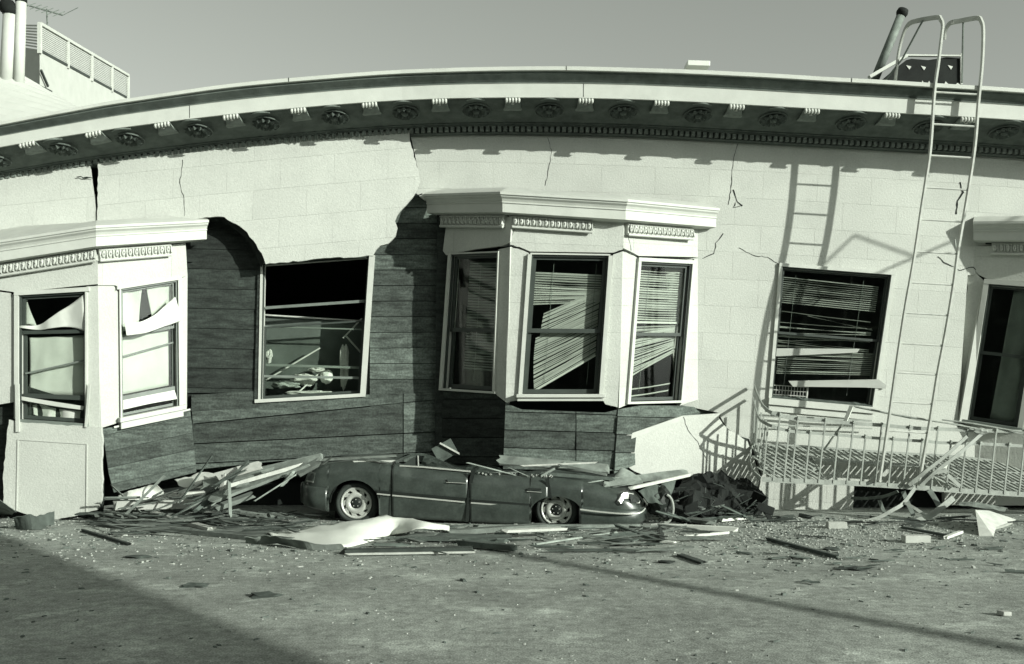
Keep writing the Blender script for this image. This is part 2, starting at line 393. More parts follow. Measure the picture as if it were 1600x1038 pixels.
for i in range(len(brk) - 1):
    x = x_at((brk[i] + brk[i + 1]) / 2, 0.6); m = MB()
    c0 = cp(x, 0.60, -0.515); ex = Vector((1, 0, 0)); ey = (cp(x, 0.35, -0.575) - c0).normalized(); en = ex.cross(ey); en = en if en.z < 0 else -en
    for k in range(12):
        a = k * math.pi / 6; r0, r1 = 0.05, 0.19
        da = ex * math.cos(a) + ey * math.sin(a); dp = -ex * math.sin(a) + ey * math.cos(a)
        m.add([c0 + da * r0, c0 + da * 0.13 + dp * 0.042 + en * .012, c0 + da * r1 + en * 0.02, c0 + da * 0.13 - dp * 0.042 + en * .012, c0 + da * 0.13 + en * 0.055],
              [(0, 1, 4), (1, 2, 4), (2, 3, 4), (3, 0, 4)])
    ring = []
    for k in range(5):
        rr = 0.055 * math.cos(k * math.pi / 8); ring.append([c0 + en * (0.01 + 0.045 * math.sin(k * math.pi / 8)) + (ex * math.cos(t * math.pi / 6) + ey * math.sin(t * math.pi / 6)) * max(rr, .004) for t in range(12)])
    m.rings(ring)
    ring = []
    for k in range(25):
        a = k * math.pi / 12; c1 = c0 + (ex * math.cos(a) + ey * math.sin(a)) * 0.205
        ring.append(c1)
    m.tube(ring, 0.012, 5)
    m.build('rosette', SHADED, cor)
    m = MB()                                   # little leaf scroll right under the fascia
    q = [cp(x + t, 0.90 + 0.035 * math.cos(t * 16), -0.437) for t in [(-0.13 + 0.02 * k) for k in range(14)]]
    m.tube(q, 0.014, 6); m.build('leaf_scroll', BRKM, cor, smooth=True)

# ---- roof, flank walls, back, floor (so that the house is a volume from the side as well)
m = MB(); rows = []
for x in xs: rows.append([cp(x, 0.06, 0.012), Vector((x, 22.5, ctop(x) - 0.1))])
m.grid(rows); m.build('flat_roof', SHADED, H)
m = MB()
m.box((-9.35, 18.4, 2.7), (0.2, 8.2, 5.0)); m.box((9.8, 18.8, 3.1), (0.2, 7.8, 5.6)); m.box((0, 22.6, 3.1), (19.6, 0.2, 5.6))
m.build('flank_wall', STUC, H)
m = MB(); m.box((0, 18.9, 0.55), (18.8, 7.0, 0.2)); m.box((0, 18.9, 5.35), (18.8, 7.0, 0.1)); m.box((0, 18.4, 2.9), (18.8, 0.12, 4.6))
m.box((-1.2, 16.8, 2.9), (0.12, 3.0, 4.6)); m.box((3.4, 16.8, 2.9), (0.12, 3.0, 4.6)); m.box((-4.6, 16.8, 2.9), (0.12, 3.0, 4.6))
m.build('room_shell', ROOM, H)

# ---- right main wall
def tR(u): return 0.015 + (u - 700) * 0.00007
def WR(u, v): return (u - tR(u) * (v - 250), v + 0.015 * (u - 700) + 0.000035 * (u - 700) ** 2)
win_R = [(1222, 417), (1392, 430), (1362, 636), (1205, 622)]
wall_R = [(640, 205), (700, 200), (1000, 203), (1200, 214), (1600, 236), (1760, 250), (1760, 790), (1476, 790), (1476, 762), (1335, 752), (1332, 811), (1183, 797), (1186, 765), (1191, 740), (1170, 686), (1150, 680), (1135, 668), (1122, 645), (1058, 632),
          (1040, 420), (1000, 340), (700, 318), (662, 312), (650, 302), (656, 284), (650, 250)]
hole_bayR = [(1512, 430), (1780, 430), (1780, 668), (1496, 668)]
fw = backing('facade_wall', wall_R, RW, 0.10, [win_R, hole_bayR], MORT, H)
blocks('stucco_block', wall_R, RW, 0.016, [win_R, hole_bayR], WR, (560, 1800), (210, 830), 84.5, 42.5, STUC, fw, gap=0.11)
# wood lath layer behind the broken lower edge
# ---- left wing: exposed board sheathing
win_L = [(411, 412), (577, 400), (563, 615), (407, 624)]
def WL(u, v): return (u, v - 0.03 * (u - 400))
sh_L = [(285, 300), (700, 300), (700, 745), (560, 738), (430, 712), (300, 735), (150, 760), (150, 340)]
LS = LW.off(-0.10)
sb = backing('sheathing', sh_L, LS, 0.10, [win_L], DARK, H, 0.03)
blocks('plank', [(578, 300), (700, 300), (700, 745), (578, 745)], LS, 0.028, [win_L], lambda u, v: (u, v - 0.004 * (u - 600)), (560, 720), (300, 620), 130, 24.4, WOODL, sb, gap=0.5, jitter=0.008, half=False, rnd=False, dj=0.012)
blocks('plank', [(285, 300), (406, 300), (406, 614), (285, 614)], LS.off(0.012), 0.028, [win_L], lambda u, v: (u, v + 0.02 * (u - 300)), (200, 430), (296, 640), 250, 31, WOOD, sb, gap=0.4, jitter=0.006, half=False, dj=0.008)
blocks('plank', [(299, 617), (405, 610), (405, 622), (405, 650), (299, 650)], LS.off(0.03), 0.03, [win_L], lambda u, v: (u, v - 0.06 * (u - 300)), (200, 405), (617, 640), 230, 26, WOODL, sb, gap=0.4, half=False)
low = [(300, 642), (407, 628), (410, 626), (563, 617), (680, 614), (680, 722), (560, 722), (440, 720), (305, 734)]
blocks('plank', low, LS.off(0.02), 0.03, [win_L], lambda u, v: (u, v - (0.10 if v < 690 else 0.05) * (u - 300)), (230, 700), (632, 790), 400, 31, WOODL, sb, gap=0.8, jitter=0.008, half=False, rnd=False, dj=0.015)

# ---- left wing: hanging stucco skin
SK = Plane((-7.5, 14.5), (-1.5, 15.0), 0.0)
SKL = Plane((-7.5, 14.12), (-1.5, 14.62), 0.06)
skin = [(153, 253), (300, 232), (470, 214), (640, 203), (641, 222), (650, 252), (656, 284), (650, 300), (640, 314), (630, 325), (621, 336), (617, 345), (621, 356), (618, 369), (606, 381), (594, 384), (588, 390), (582, 400),
        (500, 404), (415, 413), (409, 396), (396, 376), (380, 358), (350, 339), (300, 341), (152, 345)]
skin = rough(skin, 7, 1.1, 3, skip=(0, 1, 2))
def WS(u, v): return (u - 0.03 * (v - 300), v - 0.095 * (u - 300) + 0.00002 * (u - 300) ** 2)
sw = backing('hanging_stucco', skin, SKL, 0.05, [], MORT, H, 0.007)
blocks('stucco_block', skin, SKL, 0.016, [], WS, (60, 700), (215, 480), 84, 46, STUC, sw, gap=0.11)
skin2 = [(-130, 300), (-60, 288), (0, 274), (130, 255), (140, 256), (143, 282), (148, 310), (152, 352), (150, 372), (0, 400), (-130, 420)]
sw2 = backing('hanging_stucco', skin2, SKL.off(-0.03), 0.05, [], MORT, H, 0.007)
blocks('stucco_block', skin2, SKL.off(-0.03), 0.016, [], WS, (-200, 160), (200, 480), 84, 46, STUC, sw2, gap=0.11)
# dark strip behind the slab edge, standing in for the shade it casts
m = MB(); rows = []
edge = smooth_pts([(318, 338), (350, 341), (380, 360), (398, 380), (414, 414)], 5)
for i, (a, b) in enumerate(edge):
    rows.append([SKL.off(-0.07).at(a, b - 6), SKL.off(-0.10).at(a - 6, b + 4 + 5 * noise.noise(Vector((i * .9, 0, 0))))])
m.grid(rows); m.build('slab_edge_shade', DARK, H, thick=0.01)

# ---- generic window on a quad
class Q:
    def __init__(s, quad, plane): s.c = [plane.at(*q) for q in quad]; s.n = plane.n; s.w = (s.c[1] - s.c[0]).length; s.h = (s.c[3] - s.c[0]).length
    def at(s, u, v, d=0.0): return lerp(lerp(s.c[0], s.c[1], u), lerp(s.c[3], s.c[2], u), v) + s.n * d
    def box(s, mb, u0, v0, u1, v1, a, b):
        mb.slab([s.at(u0, v0, a), s.at(u1, v0, a), s.at(u1, v1, a), s.at(u0, v1, a)], -s.n * (a - b)); return mb
def window(quad, plane, casing=0.09, sash=0.045, split=0.5, sash_mat=SASH, frame_mat=TRIM, sides='LRTB', sill=False, upper=True, lower=True, recess=0.10, pane_holes=(), mid=None, broken=False):
    q = Q(quad, plane); cw, ch = casing / q.w, casing / q.h; m = MB()
    if 'L' in sides: q.box(m, -cw, -ch * 0.0, 0, 1, 0.035, -0.05)
    if 'R' in sides: q.box(m, 1, 0, 1 + cw, 1, 0.035, -0.05)
    if 'T' in sides: q.box(m, -cw, -ch, 1 + cw, 0, 0.040, -0.05)
    if 'l' in sides: q.box(m, -cw * .4, 0, 0, 1, 0.03, -0.05)
    if 'r' in sides: q.box(m, 1, 0, 1 + cw * .4, 1, 0.03, -0.05)
    if 't' in sides: q.box(m, -cw * .4, -ch * .4, 1 + cw * .4, 0, 0.03, -0.05)
    if 'B' in sides: q.box(m, -cw, 1, 1 + cw, 1 + ch * 0.6, 0.035, -0.05)
    q.box(m, -0.01, -0.01, 0.012, 1, -0.04, -0.16); q.box(m, 0.988, -0.01, 1.01, 1, -0.04, -0.16)
    q.box(m, 0, -0.01, 1, 0.012, -0.04, -0.16)
    wo_ = m.build('window', frame_mat, H)
    # inner bead of the casing
    m = MB(); e = 0.022
    q.box(m, 0.001, 0, e / q.w, 1, 0.0, -0.04); q.box(m, 1 - e / q.w, 0, 0.999, 1, 0.0, -0.04); q.box(m, e / q.w, 0.001, 1 - e / q.w, e / q.h, -0.002, -0.04)
    m.build('frame_bead', sash_mat, wo_)
    if sill:
        m = MB(); q.box(m, -cw * 1.5, 1.0, 1 + cw * 1.5, 1 + 0.05 / q.h, 0.13, -0.12); q.box(m, -cw * 1.2, 1 + 0.052 / q.h, 1 + cw * 1.2, 1 + 0.10 / q.h, 0.09, -0.05)
        m.build('sill', TRIM, wo_, bevel=0.006)
    su, sv = sash / q.w, sash / q.h
    def sash_(v0, v1, d):
        m = MB(); z0, z1 = 0.022 / q.w, 1 - 0.022 / q.w
        q.box(m, z0, v0, z0 + su, v1, d, d - 0.035); q.box(m, z1 - su, v0, z1, v1, d, d - 0.035)
        q.box(m, z0 + su, v0, z1 - su, v0 + sv * .8, d - 0.001, d - 0.035); q.box(m, z0 + su, v1 - sv * 1.2, z1 - su, v1, d - 0.001, d - 0.035)
        m.build('sash', sash_mat, wo_)
        m = MB(); q.box(m, z0 + su, v0 + sv * .8, z1 - su, v1 - sv * 1.2, d - 0.015, d - 0.019); m.build('pane', GL, wo_)
    if upper: sash_(0.012, split + sv * .5, -0.05)
    if lower: sash_(split - sv * .5, 0.995, -0.09)
    return q, wo_
# window in the bare left wall
qL, wL = window(win_L, LS.off(0.03), casing=0.085, sides='lRB', split=0.47, sash=0.03, frame_mat=TRIM, sash_mat=SASH, upper=False, lower=True)
m = MB(); qL.box(m, 0.02, 0.315, 0.98, 0.335, -0.06, -0.10); m.build('meeting_rail', SASHL, wL)
m = MB(); m.bar(qL.at(0.02, 0.46, -.12), qL.at(0.97, 0.53, -.12), .02, .02); m.bar(qL.at(0.02, 0.745, -.14), qL.at(0.97, 0.81, -.14), .03, .035); m.bar(qL.at(0.02, .83, -.10), qL.at(0.97, .885, -.10), .03, .035)
m.build('broken_sash_bar', SASHL, wL)
# dark felt strip and rough studs beside that window
m = MB(); m.slab([LS.off(0.045).at(*p) for p in ((403, 416), (410, 414), (404, 628), (397, 630))], -LS.n * .05); m.build('jamb_board', WOOD, H)
# main right-hand window
qR, wR = window(win_R, RW.off(0.004), casing=0.05, sides='LRT', split=0.5, sash=0.03)
m = MB(); qR.box(m, -0.03, 1.0, 1.03, 1.05, 0.07, -0.1); qR.box(m, -0.02, 1.055, 1.02, 1.10, 0.03, -0.1); m.build('sill', TRIM, wR)
m = MB(); rows = []
for i in range(30):
    u = i / 29; rows.append([qR.at(u, 1.0 - .012 * abs(noise.noise(Vector((u * 14, 0, 1)))), .05), qR.at(u, .985 - .02 * abs(noise.noise(Vector((u * 19, 5, 1)))), -.03), qR.at(u, 1.0, -.1)])
m.grid(rows); m.build('broken_sill_edge', RAWD, wR, thick=0.01)

# ---- bays -------------------------------------------------------------
def swath(mb, path, prof):                     # path: 3-D points left->right; prof (out, dz); mitred
    nrm = []
    for i in range(len(path)):
        def nn(a, b):
            d = (b - a); d.z = 0; d.normalize(); return Vector((d.y, -d.x, 0))
        if i == 0: n = nn(path[0], path[1]); k = 1
        elif i == len(path) - 1: n = nn(path[-2], path[-1]); k = 1
        else:
            n1 = nn(path[i - 1], path[i]); n2 = nn(path[i], path[i + 1]); n = (n1 + n2).normalized(); k = 1 / max(0.3, n.dot(n1))
        nrm.append(n * k)
    mb.grid([[p + nrm[i] * o + Vector((0, 0, d)) for o, d in prof] for i, p in enumerate(path)])
def subdiv(path, step=0.12):
    out = []
    for a, b in zip(path[:-1], path[1:]):
        n = max(1, int((b - a).length / step)); out += [lerp(a, b, k / n) for k in range(n)]
    out.append(path[-1]); return out
def egg_band(parent, a, b, n, rad=0.028):
    m = MB(); L = int((b - a).length / 0.085); d = (b - a).normalized()
    for i in range(L):
        c = lerp(a, b, (i + .5) / L)
        r = [[c + d * (0.034 * math.cos(t) * s_ * random.uniform(.8, 1.15)) + Vector((0, 0, 0.062 * math.sin(t) * s_)) + n * h for t in [k * math.pi / 4 for k in range(8)]] for s_, h in ((1, 0), (0.75, rad), (0.2, rad * 1.3))]
        m.rings(r)
        m.bar(c + d * 0.043 + Vector((0, 0, .06)), c + d * 0.043 + n * .03 - Vector((0, 0, .055)), 0.014, 0.03)
    m.tube([a - Vector((0, 0, 0.085)) + n * .008, b - Vector((0, 0, 0.085)) + n * .008], 0.02, 6)
    m.tube([a + Vector((0, 0, 0.058)) + n * .008, b + Vector((0, 0, 0.058)) + n * .008], 0.010, 6)
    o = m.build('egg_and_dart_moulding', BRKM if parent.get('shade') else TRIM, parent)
    return o
def bay_cornice(path, bands):
    m = MB(); pth = path
    swath(m, pth, [(-0.02, 0.12), (0.16, 0.05), (0.27, 0.0), (0.27, -0.035), (0.25, -0.04)])
    bc = m.build('bay_cornice', TRIM, H)
    m = MB(); swath(m, pth, [(0.25, -0.04), (0.245, -0.06), (0.215, -0.085), (0.195, -0.12), (0.205, -0.125), (0.205, -0.14)]); m.build('cornice_moulding', SHADED if False else TRIM, bc)
    m = MB(); swath(m, pth, [(0.205, -0.14), (0.19, -0.143), (0.19, -0.27), (0.17, -0.275), (0.0, -0.28)]); m.build('cornice_fascia', TRIM, bc)
    for (i, t0, t1) in bands:
        a, b = path[i], path[i + 1]; d = b - a; d.z = 0; d.normalize(); n = Vector((d.y, -d.x, 0))
        A = lerp(a, b, t0) + n * .05 + Vector((0, 0, -.365)); B = lerp(a, b, t1) + n * .05 + Vector((0, 0, -.365))
        m = MB(); m.bar(A - n * .045 , B - n * .045, 0.09, 0.16); m.build('moulding_back', TRIM, bc)
        egg_band(bc, A, B, n)
    return bc
# centre bay planes (plan)
cFL, cFR, cWL, cWR = (-0.06, 14.1), (1.53, 14.1), (-1.06, 15.0), (2.80, 15.0)
CB_F = Plane(cFL, cFR); CB_L = Plane(cWL, cFL); CB_R = Plane(cFR, cWR)
zt = lambda px, py, y: EYE + (HY - py) * y / F
def v3(p, z): return Vector((p[0], p[1], z))
cpath = [v3((-1.15, 15.08), zt(660, 306, 15)), v3(cFL, zt(800, 300, 13.85)), v3(cFR, zt(998, 312, 13.85)), v3((2.95, 15.06), zt(1150, 327, 14.9))]
bay_cornice(cpath, [(0, 0.10, 0.97), (1, 0.04, 0.75), (2, 0.06, 0.80)])
def bay_panel(outline, plane, holes, gu, gv, u0, v0, slope, name='bay_wall'):
    bwl = backing(name, outline, plane, 0.06, holes, MORT, H, 0.006)
    xs_ = [p[0] for p in outline]; ys_ = [p[1] for p in outline]
    blocks('stucco_block', outline, plane, 0.016, holes, lambda u, v: (u, v + slope * (u - u0)), (u0 - gu * 2, max(xs_) + gu), (v0 - gv * 3, max(ys_) + gv), gu, gv, STUC, bwl, gap=0.11, half=False)
    return bwl
# friezes (broken along an uneven line just above the window heads)
bay_panel([(697, 352), (800, 338), (797, 378), (786, 384), (740, 390), (697, 399), (692, 392)], CB_L, [], 72, 60, 709, 335, -0.05)
bay_panel([(795, 336), (975, 345), (973, 390), (958, 395), (828, 393), (812, 386), (797, 384)], CB_F, [], 114, 80, 836, 300, 0.04)
bay_panel([(972, 344), (1115, 360), (1130, 372), (1122, 398), (1096, 402), (998, 400), (985, 393), (974, 388)], CB_R, [], 160, 80, 990, 300, 0.05)
# piers
wcF = [(831, 398), (951, 400), (936, 616), (816, 616)]
wcL = [(706, 398), (779, 395), (771, 612), (692, 607)]
wcR = [(1000, 409), (1080, 413), (1062, 626), (983, 628)]
bay_panel([(779, 390), (797, 386), (792, 630), (769, 612)], CB_L, [], 60, 42.5, 770, 388, 0.0)
bay_panel([(796, 387), (812, 389), (827, 396), (812, 625), (790, 629)], CB_F, [], 84, 42.5, 776, 388, 0.0)
bay_panel([(958, 398), (973, 393), (968, 637), (946, 632), (940, 622)], CB_F, [], 84, 42.5, 940, 392, 0.02)
bay_panel([(973, 393), (985, 396), (997, 404), (981, 632), (967, 638)], CB_R, [], 84, 42.5, 940, 392, 0.02)
bay_panel([(1085, 405), (1098, 404), (1104, 620), (1062, 634), (1068, 626)], CB_R, [], 84, 42.5, 1060, 392, 0.02)
qcF, wF_ = window(wcF, CB_F.off(0.01), casing=0.055, sides='LRt', split=0.545, sash=0.05, sill=True)
qcL, wL_ = window(wcL, CB_L.off(0.01), casing=0.05, sides='LrtB', split=0.56, sash=0.05)
qcR, wR_ = window(wcR, CB_R.off(0.01), casing=0.055, sides='LRTB', split=0.52, sash=0.04)
# bay sheathing under the windows
def bay_boards(outline, plane, mat_, dv=27, slope=0.0, du=300, u0=0):
    b = backing('bay_sheathing', outline, plane.off(-0.02), 0.05, [], DARK, H, 0.03)
    blocks('plank', outline, plane.off(-0.02), 0.028, [], lambda u, v: (u, v + slope * (u - 800)), (u0, 1800), (min(p[1] for p in outline) - 14, 800), du, dv, mat_, b, gap=0.7, jitter=0.01, half=False, dj=0.01)
bay_boards([(680, 608), (770, 614), (791, 632), (784, 728), (679, 722)], CB_L, WOOD, 30)  # darker boards put this turned-away face's shade into the wood colour
bay_boards([(790, 630), (815, 640), (945, 645), (966, 640), (960, 690), (962, 736), (786, 733)], CB_F, WOODL, 28, 0.03)
bay_boards([(966, 640), (1000, 634), (1066, 634), (1120, 640), (1126, 656), (1080, 690), (960, 740)], CB_R, WOODL, 28, 0.02)
# bay underside / top closures
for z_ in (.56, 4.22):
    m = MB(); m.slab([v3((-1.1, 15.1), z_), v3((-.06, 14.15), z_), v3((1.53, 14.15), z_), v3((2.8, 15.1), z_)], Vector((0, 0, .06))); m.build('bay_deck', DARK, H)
# shadowed gap framing on the left of the bay
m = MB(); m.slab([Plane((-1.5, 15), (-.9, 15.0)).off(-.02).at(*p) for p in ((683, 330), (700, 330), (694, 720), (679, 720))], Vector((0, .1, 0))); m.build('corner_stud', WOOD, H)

# ---- left bay
lFL, lFR, lWR = (-8.3, 13.72), (-5.76, 13.80), (-4.66, 14.72)
LB_F = Plane(lFL, lFR); LB_R = Plane(lFR, lWR)
lpath = [v3(lFL, zt(-140, 400, 13.5)), v3(lFR, zt(150, 352, 13.5)), v3((-4.60, 14.75), zt(322, 345, 14.6))]
bay_cornice(lpath, [(0, 0.10, 1.0), (1, 0.02, 0.68)])
bay_panel([(-160, 445), (153, 400), (153, 444), (120, 447), (25, 457), (-10, 452), (-160, 470)], LB_F, [], 400, 90, -160, 380, -0.06)
bay_panel([(152, 398), (290, 380), (293, 430), (280, 436), (186, 450), (180, 446), (153, 446)], LB_R, [], 108, 90, 160, 380, -0.1)
wlF = [(30, 462), (134, 456), (134, 662), (30, 655)]
wlR = [(188, 452), (277, 438), (279, 634), (190, 652)]
bay_panel([(135, 448), (153, 447), (156, 668), (138, 667)], LB_F, [], 400, 400, 100, 300, 0)
bay_panel([(152, 447), (178, 447), (184, 456), (187, 660), (158, 669)], LB_R, [], 400, 400, 100, 300, 0)
bay_panel([(-160, 470), (-10, 455), (15, 458), (24, 466), (24, 628), (0, 632), (-160, 640)], LB_F, [], 400, 400, -300, 300, 0)
bay_panel([(282, 436), (293, 430), (292, 636), (284, 638)], LB_R, [], 400, 400, 200, 300, 0)
qlF, wlF_ = window(wlF, LB_F.off(0.01), casing=0.055, sides='LrT', split=0.30, sash=0.04)
qlR, wlR_ = window(wlR, LB_R.off(0.01), casing=0.055, sides='lRT', split=0.37, sash=0.03, sash_mat=SASHL)
m = MB(); qlR.box(m, -0.06, 1.0, 1.1, 1.035, 0.10, -0.1); qlR.box(m, -0.03, 1.04, 1.06, 1.09, 0.06, -0.1); m.build('sill', TRIM, wlR_)
m = MB(); qlF.box(m, -0.02, 1.0, 1.04, 1.045, 0.05, -0.1); m.build('sill', SASHL, wlF_)
m = MB(); m.bar(LB_F.off(.06).at(27, 600), LB_F.off(.08).at(28, 675), .05, .03, Vector((0, 1, 0))); m.build('split_casing', TRIM, wlF_); m = MB(); m.bar(LB_F.off(.06).at(140, 600), LB_F.off(.08).at(134, 668), .03, .02, Vector((0, 1, 0))); m.build('split_casing', TRIM, wlF_)
# white lower panel reaching the street, and its applied border
LP = Plane((-8.3, 13.66), (-5.7, 13.74), 0.0)
pan = [(14, 656), (28, 659), (90, 664), (158, 668), (160, 690), (158, 720), (160, 750), (158, 783), (152, 797), (120, 806), (90, 812), (60, 808), (30, 800), (6, 790), (5, 740), (9, 700)]
pan = rough(pan, 7, .9, 5)
m = MB(); m.slab([LP.at(*p) for p in pan], -LP.n * 0.06); lpn = m.build('lower_panel', STUC, H)
m = MB()
for a, b in (((28, 687), (136, 694)), ((136, 694), (135, 800)), ((28, 687), (26, 798))): m.bar(LP.off(0.004).at(*a), LP.off(0.004).at(*b), 0.014, 0.014, Vector((0, 1, 0)))
m.build('panel_moulding', STUC, lpn)
# board panel below the slanted side
BP = Plane((-5.74, 13.86), (-4.62, 14.74), 0.0)
bpn = [(160, 671), (297, 641), (300, 662), (307, 738), (178, 770), (170, 740)]
bb = backing('bay_sheathing', bpn, BP, 0.04, [], DARK, H, 0.03)
blocks('plank', bpn, BP, 0.028, [], lambda u, v: (u + .1 * (v - 660), v - 0.22 * (u - 160)), (100, 420), (630, 860), 260, 25.5, WOODL, bb, gap=0.3, jitter=0.004, half=False)
m = MB(); m.bar(BP.off(.03).at(178, 668), BP.off(.03).at(297, 640), 0.025, 0.02, Vector((0, 1, 0))); m.build('sill_fillet', TRIM, H)
m = MB(); m.slab([LB_F.off(-.12).at(*p) for p in ((-160, 600), (30, 600), (160, 640), (158, 800), (-160, 800))], -LB_F.n * .1); m.build('under_bay_wall', WOOD, H)
m = MB(); m.slab([v3((-8.4, 13.75), zt(-140, 400, 13.5) + .10), v3((-5.75, 13.82), zt(150, 352, 13.5) + .10), v3((-4.62, 14.75), zt(322, 345, 14.6) + .09), v3((-4.7, 15.0), 4.22), v3((-6.2, 14.9), 4.32), v3((-8.4, 14.9), 4.2)], Vector((0, 0, -.05))); m.build('bay_roof', TRIM, H)
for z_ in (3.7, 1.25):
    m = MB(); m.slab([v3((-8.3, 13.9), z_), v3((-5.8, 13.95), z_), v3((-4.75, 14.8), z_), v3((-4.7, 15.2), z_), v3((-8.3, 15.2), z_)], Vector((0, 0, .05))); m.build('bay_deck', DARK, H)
# sidewall closing left wing behind bay
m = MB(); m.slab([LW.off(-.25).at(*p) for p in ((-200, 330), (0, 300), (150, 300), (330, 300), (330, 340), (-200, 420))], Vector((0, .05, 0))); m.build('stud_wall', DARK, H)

# ---- right bay (its shaded left face)
rWL, rFL = (6.92, 15.03), (8.45, 14.2)
RB_L = Plane(rWL, rFL); RB_F = Plane(rFL, (9.75, 14.2))
rpath = [v3((6.98, 15.02), zt(1507, 350, 15)), v3(rFL, zt(1720, 346, 14.0)), v3((9.75, 14.2), zt(1800, 352, 14.0))]
bay_cornice(rpath, [(0, 0.14, 0.98), (1, 0.05, 0.8)])
wrL = [(1545, 444), (1625, 450), (1590, 668), (1512, 656)]
bay_panel([(1506, 385), (1725, 385), (1725, 446), (1545, 437), (1530, 430), (1510, 410)], RB_L, [], 160, 100, 1500, 300, 0.03)
bay_panel([(1510, 412), (1530, 432), (1541, 442), (1508, 660), (1478, 664), (1500, 540), (1512, 450)], RB_L, [], 160, 44, 1450, 400, 0.05)
bay_panel([(1630, 446), (1725, 446), (1725, 700), (1592, 670)], RB_L, [], 160, 44, 1450, 400, 0.05)
bay_panel([(1722, 385), (1860, 400), (1860, 780), (1722, 770)], RB_F, [], 84, 44, 1600, 400, 0.05)
bay_panel([(1476, 664), (1512, 662), (1592, 672), (1660, 690), (1660, 740), (1590, 735), (1500, 722), (1477, 706)], RB_L, [], 300, 100, 1400, 600, 0.05)
qrL, wrL_ = window(wrL, RB_L.off(0.01), casing=0.07, sides='LRT', split=0.5, sash=0.04, lower=True)
m = MB(); qrL.box(m, -0.08, 1.0, 1.1, 1.02, .14, -.1); m.build('sill', SASHL, wrL_)
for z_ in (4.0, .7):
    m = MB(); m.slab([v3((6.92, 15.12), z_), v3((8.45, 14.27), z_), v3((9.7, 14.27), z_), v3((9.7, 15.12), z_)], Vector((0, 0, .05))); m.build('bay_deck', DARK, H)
m = MB(); m.slab([RW.off(.05).at(*p) for p in ((1537, 438), (1547, 440), (1511, 662), (1499, 660))], Vector((0, .1, 0))); m.build('corner_casing', TRIM, H)
# broken front slab under the fallen wall, right of the car
BS = Plane((1.4, 14.2), (3.75, 14.88), 0.0)
slabp = [(955, 688), (980, 680), (1065, 650), (1125, 646), (1123, 653), (1130, 663), (1140, 673), (1153, 679), (1168, 690), (1188, 745), (1184, 760), (1150, 758), (1130, 755), (1090, 750), (1060, 748), (1010, 745), (992, 737), (972, 722), (957, 716)]
slabp = rough(slabp, 7, .8, 6, skip=(0, 1, 2))
m = MB(); m.slab([BS.at(*p) for p in slabp], -BS.n * 0.045); bsl = m.build('broken_stucco_apron', STUC, H)
m = MB(); m.slab([BS.off(.03).at(*p) for p in ((953, 689), (1066, 650), (1069, 657), (955, 697))], -BS.n * .03); m.build('apron_cap', TRIM, bsl)
m = MB(); m.slab([v3((2.2, 15.2), 0), v3((2.6, 15.6), 0), v3((8.2, 15.6), 0), v3((8.2, 15.3), 0)], Vector((0, 0, .9))); m.build('dark_hole_fill', DARK, H)  # near-black fill gives the hole under the wall its darkness by colour
m = MB(); m.slab([v3((-8.6, 15.6), 0), v3((2.4, 15.6), 0), v3((2.4, 15.8), 0), v3((-8.6, 15.8), 0)], Vector((0, 0, .55))); m.build('dark_hole_fill', DARK, H)

# ---- cracks in the stucco (open dark fissures with their own broken line)
def crack(pts, plane, wd=1.4, parent=None, d=0.004):
    m = MB(); L = []; Rr = []
    P = []
    for a, b in zip(pts[:-1], pts[1:]):
        n = max(2, int(math.dist(a, b) / 5))
        for k in range(n): t = k / n; P.append((a[0] + (b[0] - a[0]) * t + random.uniform(-1, 1), a[1] + (b[1] - a[1]) * t + random.uniform(-1, 1)))
    P.append(pts[-1])
    for i, p in enumerate(P):
        a = P[max(0, i - 1)]; b = P[min(len(P) - 1, i + 1)]; l = math.dist(a, b) or 1; nx, ny = -(b[1] - a[1]) / l, (b[0] - a[0]) / l
        h = wd * 0.7 * (0.35 + random.random()) * 0.5; pl = plane.off(d)
        L.append(pl.at(p[0] + nx * h, p[1] + ny * h)); Rr.append(pl.at(p[0] - nx * h, p[1] - ny * h))
    m.grid([L, Rr]); return m.build('crack', DARK, parent or H)
crack([(1153, 225), (1146, 250), (1143, 290), (1138, 320)], RW, 1.4); crack([(1146, 296), (1149, 304), (1151, 316), (1160, 322)], RW, 2.6); crack([(1150, 316), (1146, 324), (1160, 321)], RW, 2)
crack([(1098, 404), (1116, 397), (1118, 380), (1130, 365)], RW.off(0.0), 1.8); crack([(1116, 395), (1118, 380), (1132, 362)], CB_R, 1.8)
crack([(1155, 388), (1180, 400), (1200, 402), (1215, 412), (1224, 419)], RW, 1.4)
crack([(1465, 402), (1480, 413), (1500, 422), (1520, 418), (1536, 435)], RW.off(.002), 1.8)
crack([(285, 250), (281, 290), (288, 310), (288, 338)], SKL, 1.2); crack([(120, 276), (146, 279)], SKL, 3)
crack([(855, 215), (862, 235), (858, 262), (852, 290)], RW, .9)
crack([(1068, 652), (1075, 672), (1090, 690), (1105, 720)], BS, .9)
crack([(800, 340), (806, 352), (801, 368)], CB_F, 1.6); crack([(985, 350), (982, 372), (986, 392)], CB_F, 1.6)
crack([(1500, 285), (1504, 300), (1496, 315), (1494, 335)], RW, 4.5)
crack([(783, 385), (797, 383), (812, 389), (826, 394)], CB_F.off(.002), 1.8); crack([(958, 396), (972, 391), (984, 396), (996, 402)], CB_R.off(.002), 1.6)
crack([(650, 305), (660, 303)], RW, 3)

